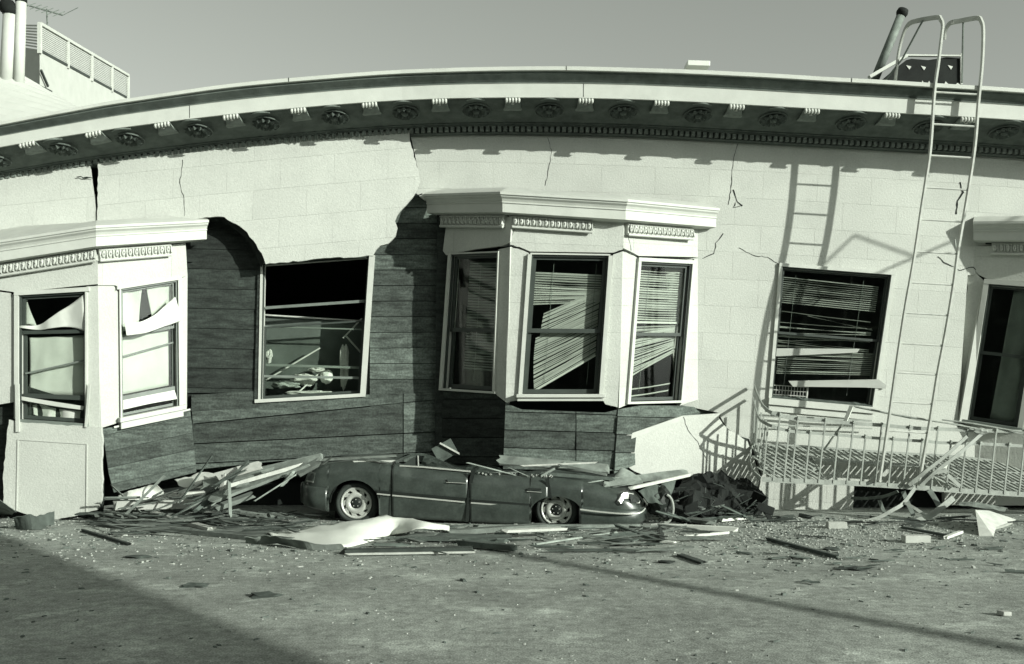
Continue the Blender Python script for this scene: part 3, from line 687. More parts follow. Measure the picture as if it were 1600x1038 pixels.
# ================================================================== things in the windows
def blind(q, label, slats, depth=-0.16, hgt=0.022, cords=(0.25, 0.75), rail=None, matn=None):
    root = thing('venetian_blind', label, 'window blind', q.at(0.5, 0.5, depth))
    for (ul, vl, ur, vr) in slats:
        m = MB(); k = hgt / q.h / 2; tw = random.uniform(0.2, 1.0) * 0.012; j = random.uniform(-.002, .002)
        a0, a1, b0, b1 = q.at(ul, vl - k, depth + tw + j), q.at(ul, vl + k, depth + j), q.at(ur, vr - k, depth + tw + j), q.at(ur, vr + k, depth + j)
        mid0, mid1 = lerp(a0, b0, .5) + Vector((0, 0, random.uniform(-.014, .006))), lerp(a1, b1, .5) + Vector((0, 0, random.uniform(-.006, .003)))
        m.add([a0, mid0, b0, b1, mid1, a1], [(0, 1, 4, 5), (1, 2, 3, 4)])
        m.add([p - q.n * .0015 for p in (a0, mid0, b0, b1, mid1, a1)], [(5, 4, 1, 0), (4, 3, 2, 1)])
        m.build('slat', matn or BLND, root)
    if rail: m = MB(); m.bar(q.at(rail[0], rail[1], depth + .01), q.at(rail[2], rail[3], depth + .01), .025, .03); m.build('bottom_rail', TRIM, root)
    for c in cords:
        m = MB(); m.tube([q.at(c, 0.05, depth + .018), q.at(c - .01, 0.5, depth + .018), q.at(c - .02, 0.93, depth + .018)], 0.003, 4); m.build('cord', SASHL, root)
    return root
sl = [(0.06, 0.12 + i * 0.0175, 0.94, 0.135 + i * 0.0175 - (0.0 if i < 6 else (i - 6) * 0.006)) for i in range(14)]
for i in range(38):
    t = i / 37; sl.append((0.16 - .04 * math.sin(t * 3) + (0.05 if t < .3 else 0), 0.42 + 0.555 * t + random.uniform(-.005, .005), 0.93, 0.235 + 0.475 * t ** 0.95 + random.uniform(-.006, .006)))
blind(qcF, 'venetian blind fanned out slantwise behind the tall front window of the centre bay', sl, rail=(0.13, 0.985, 0.93, 0.715), cords=(0.3, 0.86))
sl = [(0.03, 0.055 + i * 0.0175, 0.97 - (0.03 if 8 < i < 14 else 0), 0.06 + i * 0.0175) for i in range(21)]
for i in range(24):
    t = i / 23; sl.append((0.05, 0.47 + 0.36 * t + random.uniform(-.008, .008), 0.92, 0.45 + 0.20 * t + random.uniform(-.008, .008)))
sl += [(0.03, 0.84, 0.95, 0.62), (0.05, 0.915, 0.9, 0.875), (0.05, 0.965, 0.88, 0.925)]
blind(qcR, 'half straight, half slanting venetian blind in the sunlit right side of the centre bay', sl, depth=-0.14, rail=(0.02, .43, .97, .43), cords=(0.3,))
sl = [(0.25, 0.06 + i * .02, 0.97, 0.07 + i * .02) for i in range(40)]
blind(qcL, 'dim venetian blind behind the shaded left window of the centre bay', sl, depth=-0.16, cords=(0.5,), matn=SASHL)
sl = [(0.04, 0.07 + i * 0.016, 0.93, 0.09 + i * 0.0155) for i in range(13)]
sl += [(0.03, 0.42 + i * .022 + random.uniform(-.012, .012), 0.92, 0.41 + i * .022 + random.uniform(-.025, .03)) for i in range(12)]
sl += [(0.05, 0.33, .9, .36), (0.3, .35, .93, .42), (0.02, .56, .85, .50), (0.02, .60, .9, .57), (.05, .66, .95, .60)]
sl += [(0.05, 0.63 + i * .016, 0.97, 0.60 + i * .0145) for i in range(12)]
bR = blind(qR, 'tangled venetian blind sagging out of the window behind the fire escape', sl, depth=-0.12, hgt=0.012, cords=(0.15, 0.78))
m = MB(); m.slab([qR.at(.15, .86, .03), qR.at(1.02, .79, .04), qR.at(1.1, .83, .05), qR.at(1.1, .855, .05), qR.at(.9, .86, .05), qR.at(.2, .90, .03)], -qR.n * .03); m.build('bundled_slats', BLND, bR)
m = MB(); m.slab([qR.at(.0, .62, -.06), qR.at(.82, .57, -.06), qR.at(.8, .60, -.06), qR.at(.02, .68, -.06)], -qR.n * .01); m.build('fallen_valance', BLND, bR)
# wire basket in that window
wb = thing('wire_basket', 'small white wire basket on the sill of the window behind the fire escape', 'basket', qR.at(.2, .98, -.18))
for j in range(3):
    m = MB(); m.tube([qR.at(0.03, 0.90 + j * .035, -.1), qR.at(0.36, 0.895 + j * .035, -.1)], .006, 5); m.build('wire', TRIM, wb)
for j in range(12):
    m = MB(); m.tube([qR.at(0.03 + j * .03, 0.895, -.1), qR.at(0.03 + j * .03, 0.975, -.1)], .004, 5); m.build('wire', TRIM, wb)
m = MB(); m.bar(qR.at(.37, .84, -.1), qR.at(.37, .98, -.1), .02, .02); m.build('post', TRIM, wb)

def cloth(q, pts_top, pts_bot, name, label, cat, depth=-0.13, amp=0.02, rows_n=14, cols=18, material=CLOTH):
    m = MB(); T = smooth_pts([tuple(p) for p in pts_top], 6); Bt = smooth_pts([tuple(p) for p in pts_bot], 6); rows = []
    def samp(L, t): f = t * (len(L) - 1); i = min(int(f), len(L) - 2); k = f - i; return (L[i][0] + (L[i + 1][0] - L[i][0]) * k, L[i][1] + (L[i + 1][1] - L[i][1]) * k)
    for j in range(rows_n + 1):
        s_ = j / rows_n; r = []
        for i in range(cols + 1):
            a = samp(T, i / cols); b = samp(Bt, i / cols); u = a[0] + (b[0] - a[0]) * s_; v = a[1] + (b[1] - a[1]) * s_
            r.append(q.at(u, v, depth + amp * (math.sin(u * 13 + v * 5) * .5 + noise.noise(Vector((u * 6, v * 4, depth * 9))) * 1.3)))
        rows.append(r)
    m.grid(rows); o = m.build(name, material, None, smooth=True, thick=0.003); tag(o, label, cat); return o
cloth(qlF, [(0.0, 0.245), (.3, .235), (.6, .14), (.97, .02)], [(0.0, .26), (.3, .28), (.7, .262), (.99, .30)], 'roller_shade', 'torn roller shade slumped to a point across the left bay front window', 'window shade', -0.02, .03)
cloth(qlF, [(0.08, 0.335), (.5, .33), (.93, .32)], [(0.08, .79), (.5, .79), (.93, .79)], 'window_shade', 'pale cloth shade filling the lower sash of the left bay front window', 'window shade', -0.15, .012)
cloth(qlF, [(0.03, 0.04), (.05, .03), (.07, .06)], [(0.03, .235), (.10, .23), (.2, .25)], 'curtain_scrap', 'narrow torn curtain scrap at the left edge of the left bay front window', 'curtain', -0.13, .02)
cloth(qlF, [(0.0, 0.815), (.5, .845), (.97, .87)], [(0.0, .845), (.5, .88), (.95, .90)], 'loose_board_strip', 'thin white strip lying across the bottom of the left bay front window', 'trim strip', -0.02, .004)
cloth(qlF, [(.14, 0.88), (.3, .875), (.5, .90), (.9, .91)], [(.16, .96), (.4, .99), (.6, .985), (.9, .97)], 'pillow', 'white pillow bulging behind the sill of the left bay front window', 'pillow', -0.12, .04)
cloth(qlR, [(0.02, 0.02), (.2, .01), (.42, .01)], [(0.02, .33), (.2, .33), (.36, .30)], 'curtain', 'left half of the white curtain in the sunlit side window of the left bay', 'curtain', -0.12, .025)
cloth(qlR, [(0.50, 0.01), (.8, .01), (.97, .01)], [(0.60, .30), (.8, .3), (.97, .3)], 'curtain', 'right half of the white curtain in the sunlit side window of the left bay', 'curtain', -0.12, .025)
cloth(qlR, [(0.02, 0.265), (.3, .28), (.6, .235), (.92, .13)], [(0.06, .37), (.4, .375), (.8, .345), (1.03, .33)], 'roller_shade', 'white roller shade flopped outward over the sunlit side window of the left bay', 'window shade', 0.06, .04, material=SHEET)
cloth(qlR, [(0.05, 0.38), (.5, .38), (.9, .38)], [(0.05, .83), (.5, .83), (.9, .83)], 'window_shade', 'pale shade filling the lower sash of the sunlit side window of the left bay', 'window shade', -0.16, .01)
cloth(qlR, [(0.02, 0.87), (.5, .87), (.93, .87)], [(0.02, .945), (.5, .94), (.98, .945)], 'white_strip', 'white strip of fallen shade along the sill of the sunlit side window', 'window shade', -0.0, .01, material=SHEET)
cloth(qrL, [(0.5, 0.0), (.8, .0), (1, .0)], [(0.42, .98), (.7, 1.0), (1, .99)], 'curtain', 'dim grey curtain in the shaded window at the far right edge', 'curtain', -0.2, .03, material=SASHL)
m = MB(); m.slab([LS.off(-.55).at(*p) for p in ((395, 493), (585, 505), (585, 660), (395, 660))], Vector((0, .08, .02))); tag(m.build('fallen_ceiling_panel', MATS['grey_panel']), 'grey fallen ceiling panel leaning inside the window of the bare board wall', 'panel')
m = MB(); m.bar(LS.off(-.5).at(395, 491), LS.off(-.5).at(585, 503), .03, .02); tag(m.build('ceiling_lath', PLAS), 'thin pale lath along the top of the grey fallen panel', 'lath')
for q_, w_, v0, v1, v2 in ((qlF, wlF_, .63, .52, .79), (qlR, wlR_, .53, .49, .84)):
    m = MB(); m.bar(q_.at(.06, v0, -.07), q_.at(.95, v1, -.07), .015, .022); m.build('sash_stop', SASHL, w_)
    m = MB(); q_.box(m, .04, v2, .96, v2 + .035, -.04, -.09); m.build('lifted_sash_rail', SASH if q_ is qlF else SASHL, w_)
# debris inside the bare-wall window
def tube_thing(pts, r, name, label, cat, material, group=None, seg=8):
    m = MB(); m.tube(pts, r, seg); o = m.build(name, material); return tag(o, label, cat, group)
def crumple(c, size, seed, material, name, label, cat, squash=1.0, rot=0, n=3, amp=0.5, kind=None):
    bm = bmesh.new(); bmesh.ops.create_icosphere(bm, subdivisions=n, radius=1)
    for v in bm.verts:
        d = 1 + amp * noise.noise(v.co * 1.7 + Vector((seed * 7.1, 0, 0))) + amp * .5 * noise.noise(v.co * 4.3 + Vector((0, seed * 3.3, 0)))
        v.co = Vector((v.co.x * size[0] * d, v.co.y * size[1] * d, v.co.z * size[2] * d))
    me = bpy.data.meshes.new(name); bm.to_mesh(me); bm.free(); me.materials.append(material)
    o = bpy.data.objects.new(name, me); C.objects.link(o); o.location = c; o.rotation_euler = (0, 0, rot)
    return tag(o, label, cat, None, kind)
crumple(qL.at(.40, .87, -.35), (.17, .12, .09), 1, PLAS, 'crumpled_bedding', 'pale crumpled bundle low in the window of the bare board wall', 'bedding')
crumple(qL.at(.63, .86, -.30), (.10, .08, .11), 2, SHEET, 'lamp_shade', 'small white lampshade lying in the window of the bare board wall', 'lampshade', amp=.2)
crumple(qL.at(.80, .78, -.32), (.07, .06, .30), 3, PLAS, 'hanging_cloth', 'tall pale rag standing at the right of the window in the bare board wall', 'cloth')
crumple(qL.at(.22, .90, -.30), (.20, .10, .06), 6, RAW, 'crumpled_bedding', 'grey rumpled heap at the lower left of the window in the bare board wall', 'bedding')
crumple(qL.at(.52, .80, -.40), (.12, .08, .05), 7, PLAS, 'crumpled_paper', 'small crumpled paper in the middle of the window in the bare board wall', 'paper')
crumple(qL.at(.05, .68, -.25), (.05, .05, .09), 4, PLAS, 'hanging_cloth', 'small pale rag at the left jamb of the window in the bare board wall', 'cloth')
crumple(qL.at(.45, .97, -.25), (.34, .08, .03), 5, PLAS, 'plaster_crumbs', 'broken plaster along the sill of the window in the bare board wall', 'plaster')
for i, (a, b, lb) in enumerate([((.02, .86), (.55, .64), 'longest pale lath slanting up inside the window of the bare board wall'), ((.78, .58), (.95, .44), 'short lath pointing up right inside the window of the bare board wall'), ((.80, .56), (.97, .70), 'short lath pointing down right inside the window of the bare board wall'), ((.33, .98), (.55, .83), 'stubby lath rising from the sill of the window in the bare board wall')]):
    m = MB(); m.bar(qL.at(*a, -.26), qL.at(*b, -.34), .035, .02); tag(m.build('lath', PLAS), lb, 'lath')

# ================================================================== ROOF THINGS
t = thing('vent_pipe', 'tilted metal flue pipe leaning right above the roof beside the ladder', 'pipe', pt(1372, 120, 16.6))
a, b = pt(1367, 124, 16.6), pt(1408, 24, 16.6)
m = MB(); m.tube([a, b], 0.072, 14); m.build('pipe', IROND, t, smooth=True)
m = MB(); d = (b - a).normalized(); m.tube([b - d * .02, b + d * .03, b + d * .04, b + d * .10], [.075, .095, .098, .085], 14); m.build('cap', TAR, t, smooth=True)
t = thing('roof_hatch', 'black torn tar-paper roof hatch with pale rim standing behind the ladder', 'roof hatch', pt(1445, 130, 16.3))
RH = Plane((5.5, 16.3), (8, 16.3))
m = MB(); m.slab([RH.at(*p) for p in ((1378, 128), (1398, 108), (1416, 94), (1424, 92), (1450, 94), (1478, 90), (1500, 91), (1501, 134), (1380, 131))], Vector((0, .9, 0))); m.build('panel', TAR, t)
m = MB(); m.bar(RH.off(.02).at(1358, 121), RH.off(.02).at(1416, 88), .10, .05); m.bar(RH.off(.02).at(1416, 87), RH.off(.02).at(1501, 88), .06, .025); m.bar(RH.off(.02).at(1502, 84), RH.off(.02).at(1502, 132), .03, .03); m.build('rim', PIPE, t)
m = MB()
for a in ((1420, 105), (1443, 106), (1485, 105)): m.slab([RH.off(.01).at(a[0] - 4, a[1] - 3), RH.off(.01).at(a[0] + 4, a[1] - 1), RH.off(.01).at(a[0] + 1, a[1] + 4)], Vector((0, .005, 0)))
m.build('torn_hole', PIPE, t)
m = MB()
for k in range(9): a = 1384 + k * 13 + random.uniform(-5, 5); m.slab([RH.off(.05).at(a, 133), RH.off(.05).at(a + random.uniform(2, 5), 128 + random.uniform(-3, 2)), RH.off(.05).at(a + random.uniform(6, 11), 133)], Vector((0, .01, 0)))
m.build('torn_edge', PIPE, t)
m = MB(); m.box(pt(1089, 104, 14.2) + Vector((0, 0, 0)), (0.32, 0.3, 0.075), (0, R(2), 0)); tag(m.build('wood_block', SHEET, bevel=.01), 'small white block lying on top of the cornice right of its crest', 'block')

# ================================================================== HOUSE BEHIND, upper left
N = thing('neighbour_house', 'white house with slatted roof balcony behind the cornice at upper left', 'house', (-14, 30, 0))
m = MB()
A0, A1, A2 = pt(38, 37, 26.5), pt(62, 37, 26), pt(200, 118, 34)
def down(p, z=0): return Vector((p.x, p.y, z))
A1b, A2b = pt(62, 78, 26), pt(200, 153, 34); A0b = pt(36, 74, 26.5)
m.add([A0b, A1b, A2b, down(A2b), down(A1b), down(A0b), Vector((-20, 36, A0b.z)), Vector((-20, 36, 0))], [(0, 1, 4, 5), (1, 2, 3, 4), (2, 6, 7, 3), (6, 0, 5, 7), (0, 1, 2, 6)])
m.build('wall', SIDE, N)
gw = A2 - A1
for k, tt in enumerate((0, .26, .52, .77, 1)):
    m = MB(); a = lerp(A1, A2, tt); b = lerp(A1b, A2b, tt); m.bar(a, b - Vector((0, 0, .1)), .09, .09); m.build('balcony_post', TRIM, N)
m = MB(); m.bar(A1, A2, .1, .08); m.build('balcony_rail', TRIM, N)
for j in range(13):
    m = MB(); s_ = (j + .7) / 13.3; m.bar(lerp(A1, A1b, s_), lerp(A2, A2b, s_), .02, .028); m.build('balcony_slat', TRIM, N)
for j in range(8):
    m = MB(); s_ = (j + .7) / 8.5; m.bar(lerp(A0, A0b, s_) + Vector((.05, 0, 0)), lerp(A1, A1b, s_), .02, .04); m.build('balcony_slat', TRIM, N)
m = MB(); m.bar(lerp(A1b, A2b, .02) - Vector((0, .05, .02)), lerp(A1b, A2b, .5) - Vector((0, .05, .02)), .06, .07); m.bar(lerp(A1b, A2b, .54) - Vector((0, .05, .02)), lerp(A1b, A2b, .98) - Vector((0, .05, .02)), .06, .07); m.build('shadow_gap', SASH, N)
m = MB(); p1, p2 = pt(61, 135, 25.9), pt(124, 165, 29.5); m.bar(p1, lerp(p1, p2, .53), .05, .07); m.bar(lerp(p1, p2, .58), p2, .05, .07); m.bar(pt(64, 110, 25.9), pt(75, 135, 26.4), .05, .06); m.build('stair_stringer', SASH, N)
NR = thing('sloping_roof', 'pale lapped boards of the sloping roof at the far left above the cornice', 'roof', (-14, 22, 0))
for k in range(11):
    m = MB(); o_x, o_y = 0, 0
    a = (-60, 70 + k * 13 - 5); b = (70 + k * 16, 142 + k * 9 - 4)
    a2 = (-60, a[1] + 13); b2 = (86 + k * 16, b[1] + 9)
    m.slab([pt(a[0], a[1], 24 - k * .25), pt(b[0] if k else 62, b[1], 24 - k * .25), pt(b2[0], b2[1], 23.8 - k * .25), pt(a2[0], a2[1], 23.8 - k * .25)], Vector((0, 0.06, -.03))); m.build('roof_board', SIDE, NR)
m = MB(); m.add([pt(-60, 62, 24.3), pt(64, 135, 24.3), pt(300, 320, 22), pt(-60, 320, 22)], [(0, 1, 2, 3)]); m.build('roof_deck', SIDE, NR, thick=.05)
for (x0, y0, x1, y1, r_, lb) in ((10, 130, 17, 24, .17, 'thick white flue pipe with black cap at the far left edge'), (29, 138, 33, 4, .12, 'slimmer white flue pipe with black cap, right of the thick one')):
    t = thing('flue_pipe', lb, 'pipe', pt(x0, y0, 23.5)); m = MB(); a, b = pt(x0, y0 + 10, 23.5), pt(x1, y1, 23.5); m.tube([a, b], r_, 14); m.build('pipe', TRIM, t, smooth=True)
    m = MB(); d = (b - a).normalized(); m.tube([b, b + d * .1, b + d * .2 + Vector((-.08, 0, 0)), b + d * .22 + Vector((-.2, 0, .02))], [r_ * 1.1, r_ * 1.15, r_ * 1.1, r_], 12); m.build('cap', TAR, t, smooth=True)
t = thing('tv_antenna', 'thin rooftop television antenna above the slatted balcony', 'antenna', pt(74, 40, 27))
m = MB(); m.tube([pt(74, 42, 27), pt(73, 14, 27)], .022, 6); m.build('mast', IROND, t)
m = MB(); m.tube([pt(42, 8, 27), pt(98, 24, 27)], .022, 6); m.build('boom', IROND, t)
for k in range(6): x0 = 46 + k * 9; y0 = 9 + k * 2.7; m = MB(); m.tube([pt(x0 - 8, y0 + 3, 26.6), pt(x0 + 10, y0 - 4, 27.4)], .011, 5); m.build('element', IROND, t)
m = MB(); m.tube([pt(98, 24, 27), pt(122, 12, 27)], .010, 5); m.build('element', IROND, t)

# ================================================================== FIRE ESCAPE
LR1 = [(1399, 126, 14.6), (1404, 84, 14.55), (1411, 55, 14.45), (1419, 39, 14.35), (1432, 33, 14.2), (1464, 27.5, 13.98), (1470, 31, 13.92), (1473, 40, 13.9), (1471, 59, 13.88), (1466, 100, 13.87), (1460, 144, 13.87), (1454, 229, 13.86), (1447, 280, 13.86), (1440, 325, 13.85), (1428, 405, 13.80), (1414, 484, 13.80), (1401, 569, 13.82), (1388, 661, 13.86), (1374, 753, 13.9)]
LR2 = [(1476, 62, 14.35), (1477, 49, 14.3), (1484, 37, 14.2), (1500, 33, 14.12), (1527, 28.5, 13.98), (1533, 33, 13.93), (1536, 44, 13.9), (1536, 70, 13.88), (1534, 108, 13.87), (1529, 157, 13.87), (1523, 229, 13.86), (1511, 310, 13.85), (1498, 385, 13.80), (1490, 445, 13.80), (1478, 517, 13.80), (1465, 585, 13.82), (1452, 665, 13.86), (1435, 759, 13.9)]
lad = thing('roof_ladder', 'pale iron gooseneck ladder rising from the fire escape over the cornice', 'ladder', pt(1405, 760, 14.1))
for L in (LR1, LR2):
    P = smooth_pts([pt(*q) for q in L], 6); m = MB(); m.path(P, 0.062, 0.026, Vector((1, 0, 0))); m.build('rail', MATS['ladder_paint'], lad)
def on(L, py):
    L = [q for q in L if q[1] > 60 or q[0] > 1466]
    L = [q for q in L[3:]] if L is LR1 else L
    for a, b in zip(L[:-1], L[1:]):
        if a[1] <= py <= b[1] and a[1] != b[1]: t = (py - a[1]) / (b[1] - a[1]); return pt(*(a[j] + (b[j] - a[j]) * t for j in range(3)))
for py in (144, 194, 243, 293, 343, 393, 441.5, 489, 536.5, 582, 628, 673):
    a = on([q for q in LR1 if q[1] >= 100 and q[0] > 1370 and q[2] < 14.3], py); b = on([q for q in LR2 if q[1] >= 100], py + 4)
    if a and b: m = MB(); m.tube([a, b], 0.014, 7); m.build('rung', MATS['ladder_paint'], lad)
for P in ([pt(1442, 32, 14.1), pt(1410, 92, 14.5), pt(1384, 125, 14.7)], [pt(1505, 34, 14.1), pt(1503, 130, 14.5)]):
    m = MB(); m.tube(P, 0.014, 6); m.build('stay_rod', IROND, lad)
m = MB(); m.tube([pt(1492, 374, 14.0), pt(1494, 392, 14.0), pt(1499, 398, 13.9)], .012, 6); m.build('hook', IRON, lad)

fe = thing('fire_escape', 'fallen pale iron fire escape balcony with slatted floor leaning on the wall at right', 'fire escape', pt(1380, 760, 14.4))
def fd(px): return 13.98                                            # depth of the front edge
FRONT = [(1189, 749), (1240, 752), (1300, 754), (1345, 756), (1420, 761), (1500, 767), (1600, 773), (1720, 780)]
BACK = [(1183, 697), (1240, 698), (1300, 702), (1362, 707), (1430, 711), (1475, 713), (1600, 726), (1720, 735)]
def fl(px, t): a = pt(px, interp(FRONT, px), fd(px)); b = pt(px, interp(BACK, px), 14.9); return lerp(a, b, t)
def flx(x, t):                                                     # floor point at world x, t = 0 front .. 1 back
    px = 800 + x * F / lerp(13.98, 14.9, t); a = pt(px, interp(FRONT, px), 13.98); b = pt(px, interp(BACK, px), 14.9); q = lerp(a, b, t); q.x = x; return q
def edgebar(t, x0, x1, wd, th, name='edge_bar'):
    m = MB(); n = 14; m.path([flx(lerp(x0, x1, k / n), t) for k in range(n + 1)], wd, th, Vector((0, 0, 1))); return m.build(name, IRON, fe)
xa, xb = 3.52, 8.4
edgebar(0.0, xa, xb, .012, .07); edgebar(1.0, xa, xb, .012, .06); edgebar(.33, xa, 4.4, .012, .04); edgebar(.66, xa, xb, .012, .04); edgebar(.33, 6.05, xb, .012, .04)
m = MB(); m.path([flx(4.4, 0), flx(4.4, .66)], .012, .05, Vector((0, 0, 1))); m.build('edge_bar', IRON, fe)
m = MB(); m.path([flx(6.05, 0), flx(6.05, .66)], .012, .05, Vector((0, 0, 1))); m.build('edge_bar', IRON, fe)
def slat_run(x0, x1, t0, t1, step, sk):
    x = x0
    while x < x1:
        m = MB(); a, b = flx(x, t1), flx(x + sk, t0); a.z += .012; b.z += .012
        m.bar(a, b, .05, .014); m.build('floor_slat', IRON, fe); x += step
for (t0, t1) in ((0.02, .32), (.345, .65), (.67, .98)): slat_run(3.52, 4.28, t0, t1, .092, .17)
slat_run(4.30, 6.0, .67, .98, .095, .16)
for (t0, t1) in ((0.02, .32), (.345, .65), (.67, .98)): slat_run(6.06, 8.3, t0, t1, .092, .17)
# railing
TOPR = [(1203, 644), (1222, 650), (1244, 655), (1290, 658), (1336, 662), (1383, 665), (1426, 669), (1478, 671), (1540, 673), (1597, 675), (1720, 682)]
MIDR = [(1190, 655), (1203, 665), (1222, 671), (1244, 675), (1312, 680), (1345, 683), (1400, 687), (1449, 690), (1471, 692), (1540, 694), (1597, 697), (1720, 704)]
def railpath(L, y=13.96): return smooth_pts([pt(a, b, y) for a, b in L], 4)
def leftend(z_pts): return smooth_pts([pt(*q) for q in z_pts], 6)
m = MB(); m.path(leftend([(1179, 604, 14.93), (1184, 618, 14.6), (1192, 634, 14.25), (1203, 644, 14.02)]) + railpath(TOPR)[1:], .014, .05, Vector((0, 0, 1))); m.build('top_rail', IRON, fe)
m = MB(); m.path(leftend([(1177, 622, 14.93), (1181, 640, 14.55), (1188, 656, 14.2), (1203, 665, 14.0)]) + railpath(MIDR[1:])[1:], .014, .042, Vector((0, 0, 1))); m.build('mid_rail', IRON, fe)
bots = [208, 225, 236, 258, 279, 302, 323, 344.5, 367, 388, 411, 433, 455, 478, 501, 524, 546, 569, 592, 614, 636, 660]
for i, bx in enumerate(bots):
    x0 = 1000 + bx; tall = i % 2 == 0
    L = TOPR if tall else MIDR
    xt = x0 + (11 if tall else 8); m = MB(); m.bar(pt(x0, interp(FRONT, x0) + 1, 13.975), pt(xt, interp(L, xt) - 2, 13.95), .02, .02, Vector((0, 1, 0))); m.build('baluster', IRON, fe)
    m = MB(); c = pt(xt, interp(L, xt) - 2.5, 13.94); m.box(c, (.03, .03, .03), (.3, .2, .4)); m.build('rivet', IRON, fe)
for k in range(6):
    t = k / 5; yy = lerp(14.85, 14.1, t); a = pt(lerp(1180, 1200, t ** .8), lerp(625, 662, t ** .7), yy); b = pt(lerp(1177, 1193, t), lerp(696, 742, t), yy)
    m = MB(); m.bar(a, b, .02, .02, Vector((0, 1, 0))); m.build('baluster', IRON, fe)
m = MB(); m.path(leftend([(1178, 694, 14.9), (1172, 712, 14.6), (1176, 735, 14.2), (1189, 749, 13.98)]), .012, .06, Vector((0, 0, 1))); m.build('edge_bar', IRON, fe)
# wall side rails and long loose rods
m = MB(); m.path([pt(1204, 648, 14.85), pt(1290, 655, 14.85), pt(1362, 658, 14.85)], .012, .03, Vector((0, 0, 1))); m.path([pt(1204, 664, 14.88), pt(1363, 670, 14.88)], .012, .02, Vector((0, 0, 1))); m.build('wall_rail', IRON, fe)
for P in ([(1331, 634, 14.0), (1400, 648, 13.95), (1478, 661, 13.92), (1533, 671, 13.9)], [(1336, 636, 14.1), (1420, 653, 14.05), (1500, 664, 14.0), (1540, 676, 13.95)], [(1472, 656, 14.1), (1520, 662, 14.0), (1600, 676, 13.9), (1700, 690, 13.9)]):
    m = MB(); m.tube([pt(*q) for q in P], .011, 6); m.build('loose_rod', IRON, fe)
m = MB(); m.bar(pt(1331, 634, 14.0), pt(1320, 660, 14.05), .05, .05); m.build('rod_socket', SHEET, fe)
m = MB(); m.bar(pt(1319, 659, 14.05), pt(1288, 702, 14.4), .02, .02); m.build('brace', IRON, fe)
crumple(pt(1533, 674, 13.88), (.10, .05, .045), 9, IRON, 'clamp', None, None, n=2)
cl_ = bpy.data.objects['clamp']; cl_.parent = fe; cl_.location = pt(1533, 674, 13.88) - fe.location
# crossed and bent straps hanging under the balcony
def strap(pts, wd, name='bent_strap', mt=IRON, th=.012): m = MB(); m.path(smooth_pts([pt(*q) for q in pts], 6), th, wd, Vector((1, 0, 0))); return m.build(name, mt, fe)
def straph(pts, wd, name='bent_strap', mt=IRON): m = MB(); m.path(smooth_pts([pt(*q) for q in pts], 6), wd, .014, Vector((0, 1, 0))); return m.build(name, mt, fe)
straph([(1511, 682, 13.9), (1478, 712, 13.85), (1445, 738, 13.85), (1420, 758, 13.9)], .045)
straph([(1535, 677, 13.88), (1500, 708, 13.8), (1465, 735, 13.8), (1438, 760, 13.85)], .045)
straph([(1403, 768, 13.9), (1380, 776, 14.1), (1350, 779, 14.3), (1330, 778, 14.5)], .04, mt=IROND)
straph([(1430, 762, 13.85), (1412, 786, 13.8), (1395, 797, 13.75), (1370, 810, 13.75), (1345, 815, 13.75), (1325, 812, 13.75)], .05)
straph([(1490, 778, 13.75), (1462, 800, 13.7), (1440, 812, 13.7), (1412, 819, 13.7), (1370, 816, 13.7)], .085)
straph([(1414, 786, 13.78), (1432, 796, 13.72), (1450, 809, 13.7)], .04)
straph([(1374, 782, 14.1), (1380, 797, 14.0), (1388, 812, 13.9)], .05, mt=IROND)
straph([(1411, 768, 13.95), (1418, 785, 13.9), (1427, 806, 13.8)], .06, mt=IROND)
straph([(1452, 766, 13.95), (1460, 778, 13.9), (1468, 792, 13.85)], .07, mt=IROND)
straph([(1420, 758, 13.9), (1450, 742, 13.86), (1480, 735, 13.86)], .05); straph([(1480, 742, 13.86), (1500, 760, 13.9)], .05)
m = MB(); m.box(pt(1477, 728, 13.84), (.05, .03, .07), (0, .3, 0)); m.build('hinge_plate', SHEET, fe)

# ================================================================== CAR
exc = (Vector((1.75, 13.08, 0)) - Vector((-2.95, 13.55, 0))).normalized(); eyc = Vector((-exc.y, exc.x, 0)); O = Vector((-2.95, 13.55, 0))
CPl = Plane((-2.95, 13.55), (1.75, 13.08))
def cu(px, py): q = CPl.at(px, py); return ((q - O).dot(exc), q.z)
car = thing('crushed_car', 'dark sedan with its roof flattened under the centre bay', 'car', O + exc * 2.3 + eyc * .9)
tops = [cu(*p) for p in [(467, 757), (472, 746), (478, 738), (488, 731), (505, 726), (530, 723), (560, 722), (615, 723), (640, 729), (700, 735), (735, 738), (800, 742), (858, 747), (880, 749), (905, 752), (935, 759), (960, 767), (980, 775), (995, 785), (1005, 796), (1010, 802)]]
botl = [cu(*p) for p in [(467, 790), (480, 793), (510, 799), (600, 808), (730, 815), (830, 820), (905, 822), (960, 824), (1000, 821), (1010, 812)]]
ra, rz = cu(554, 787); fa, fz = cu(869, 800)
RAR, FAR = 0.345, 0.335
def ubot(u):
    z = interp(botl, u)
    for c, cz, r, sq in ((ra, rz, RAR, .93), (fa, fz, FAR, 0.62)):
        if abs(u - c) < r: z = max(z, cz + sq * math.sqrt(r * r - (u - c) ** 2))
    return z
UE = tops[-1][0]
def corner(u, r=0.30):
    o = 0
    if u < r + tops[0][0]: k = 1 - (u - tops[0][0]) / r; o = r * (1 - math.sqrt(max(0, 1 - k * k)))
    r2 = .42
    if u > UE - r2: k = 1 - (UE - u) / r2; o = r2 * .8 * (1 - math.sqrt(max(0, 1 - min(k, .995) ** 2)))
    return o
def CP(u, w_, z): return O + exc * u + eyc * w_ + Vector((0, 0, z - O.z))
def bulge(t): return 0.055 * (1 - 4 * (t - .55) ** 2 * (1 if t > .55 else .5)) if True else 0
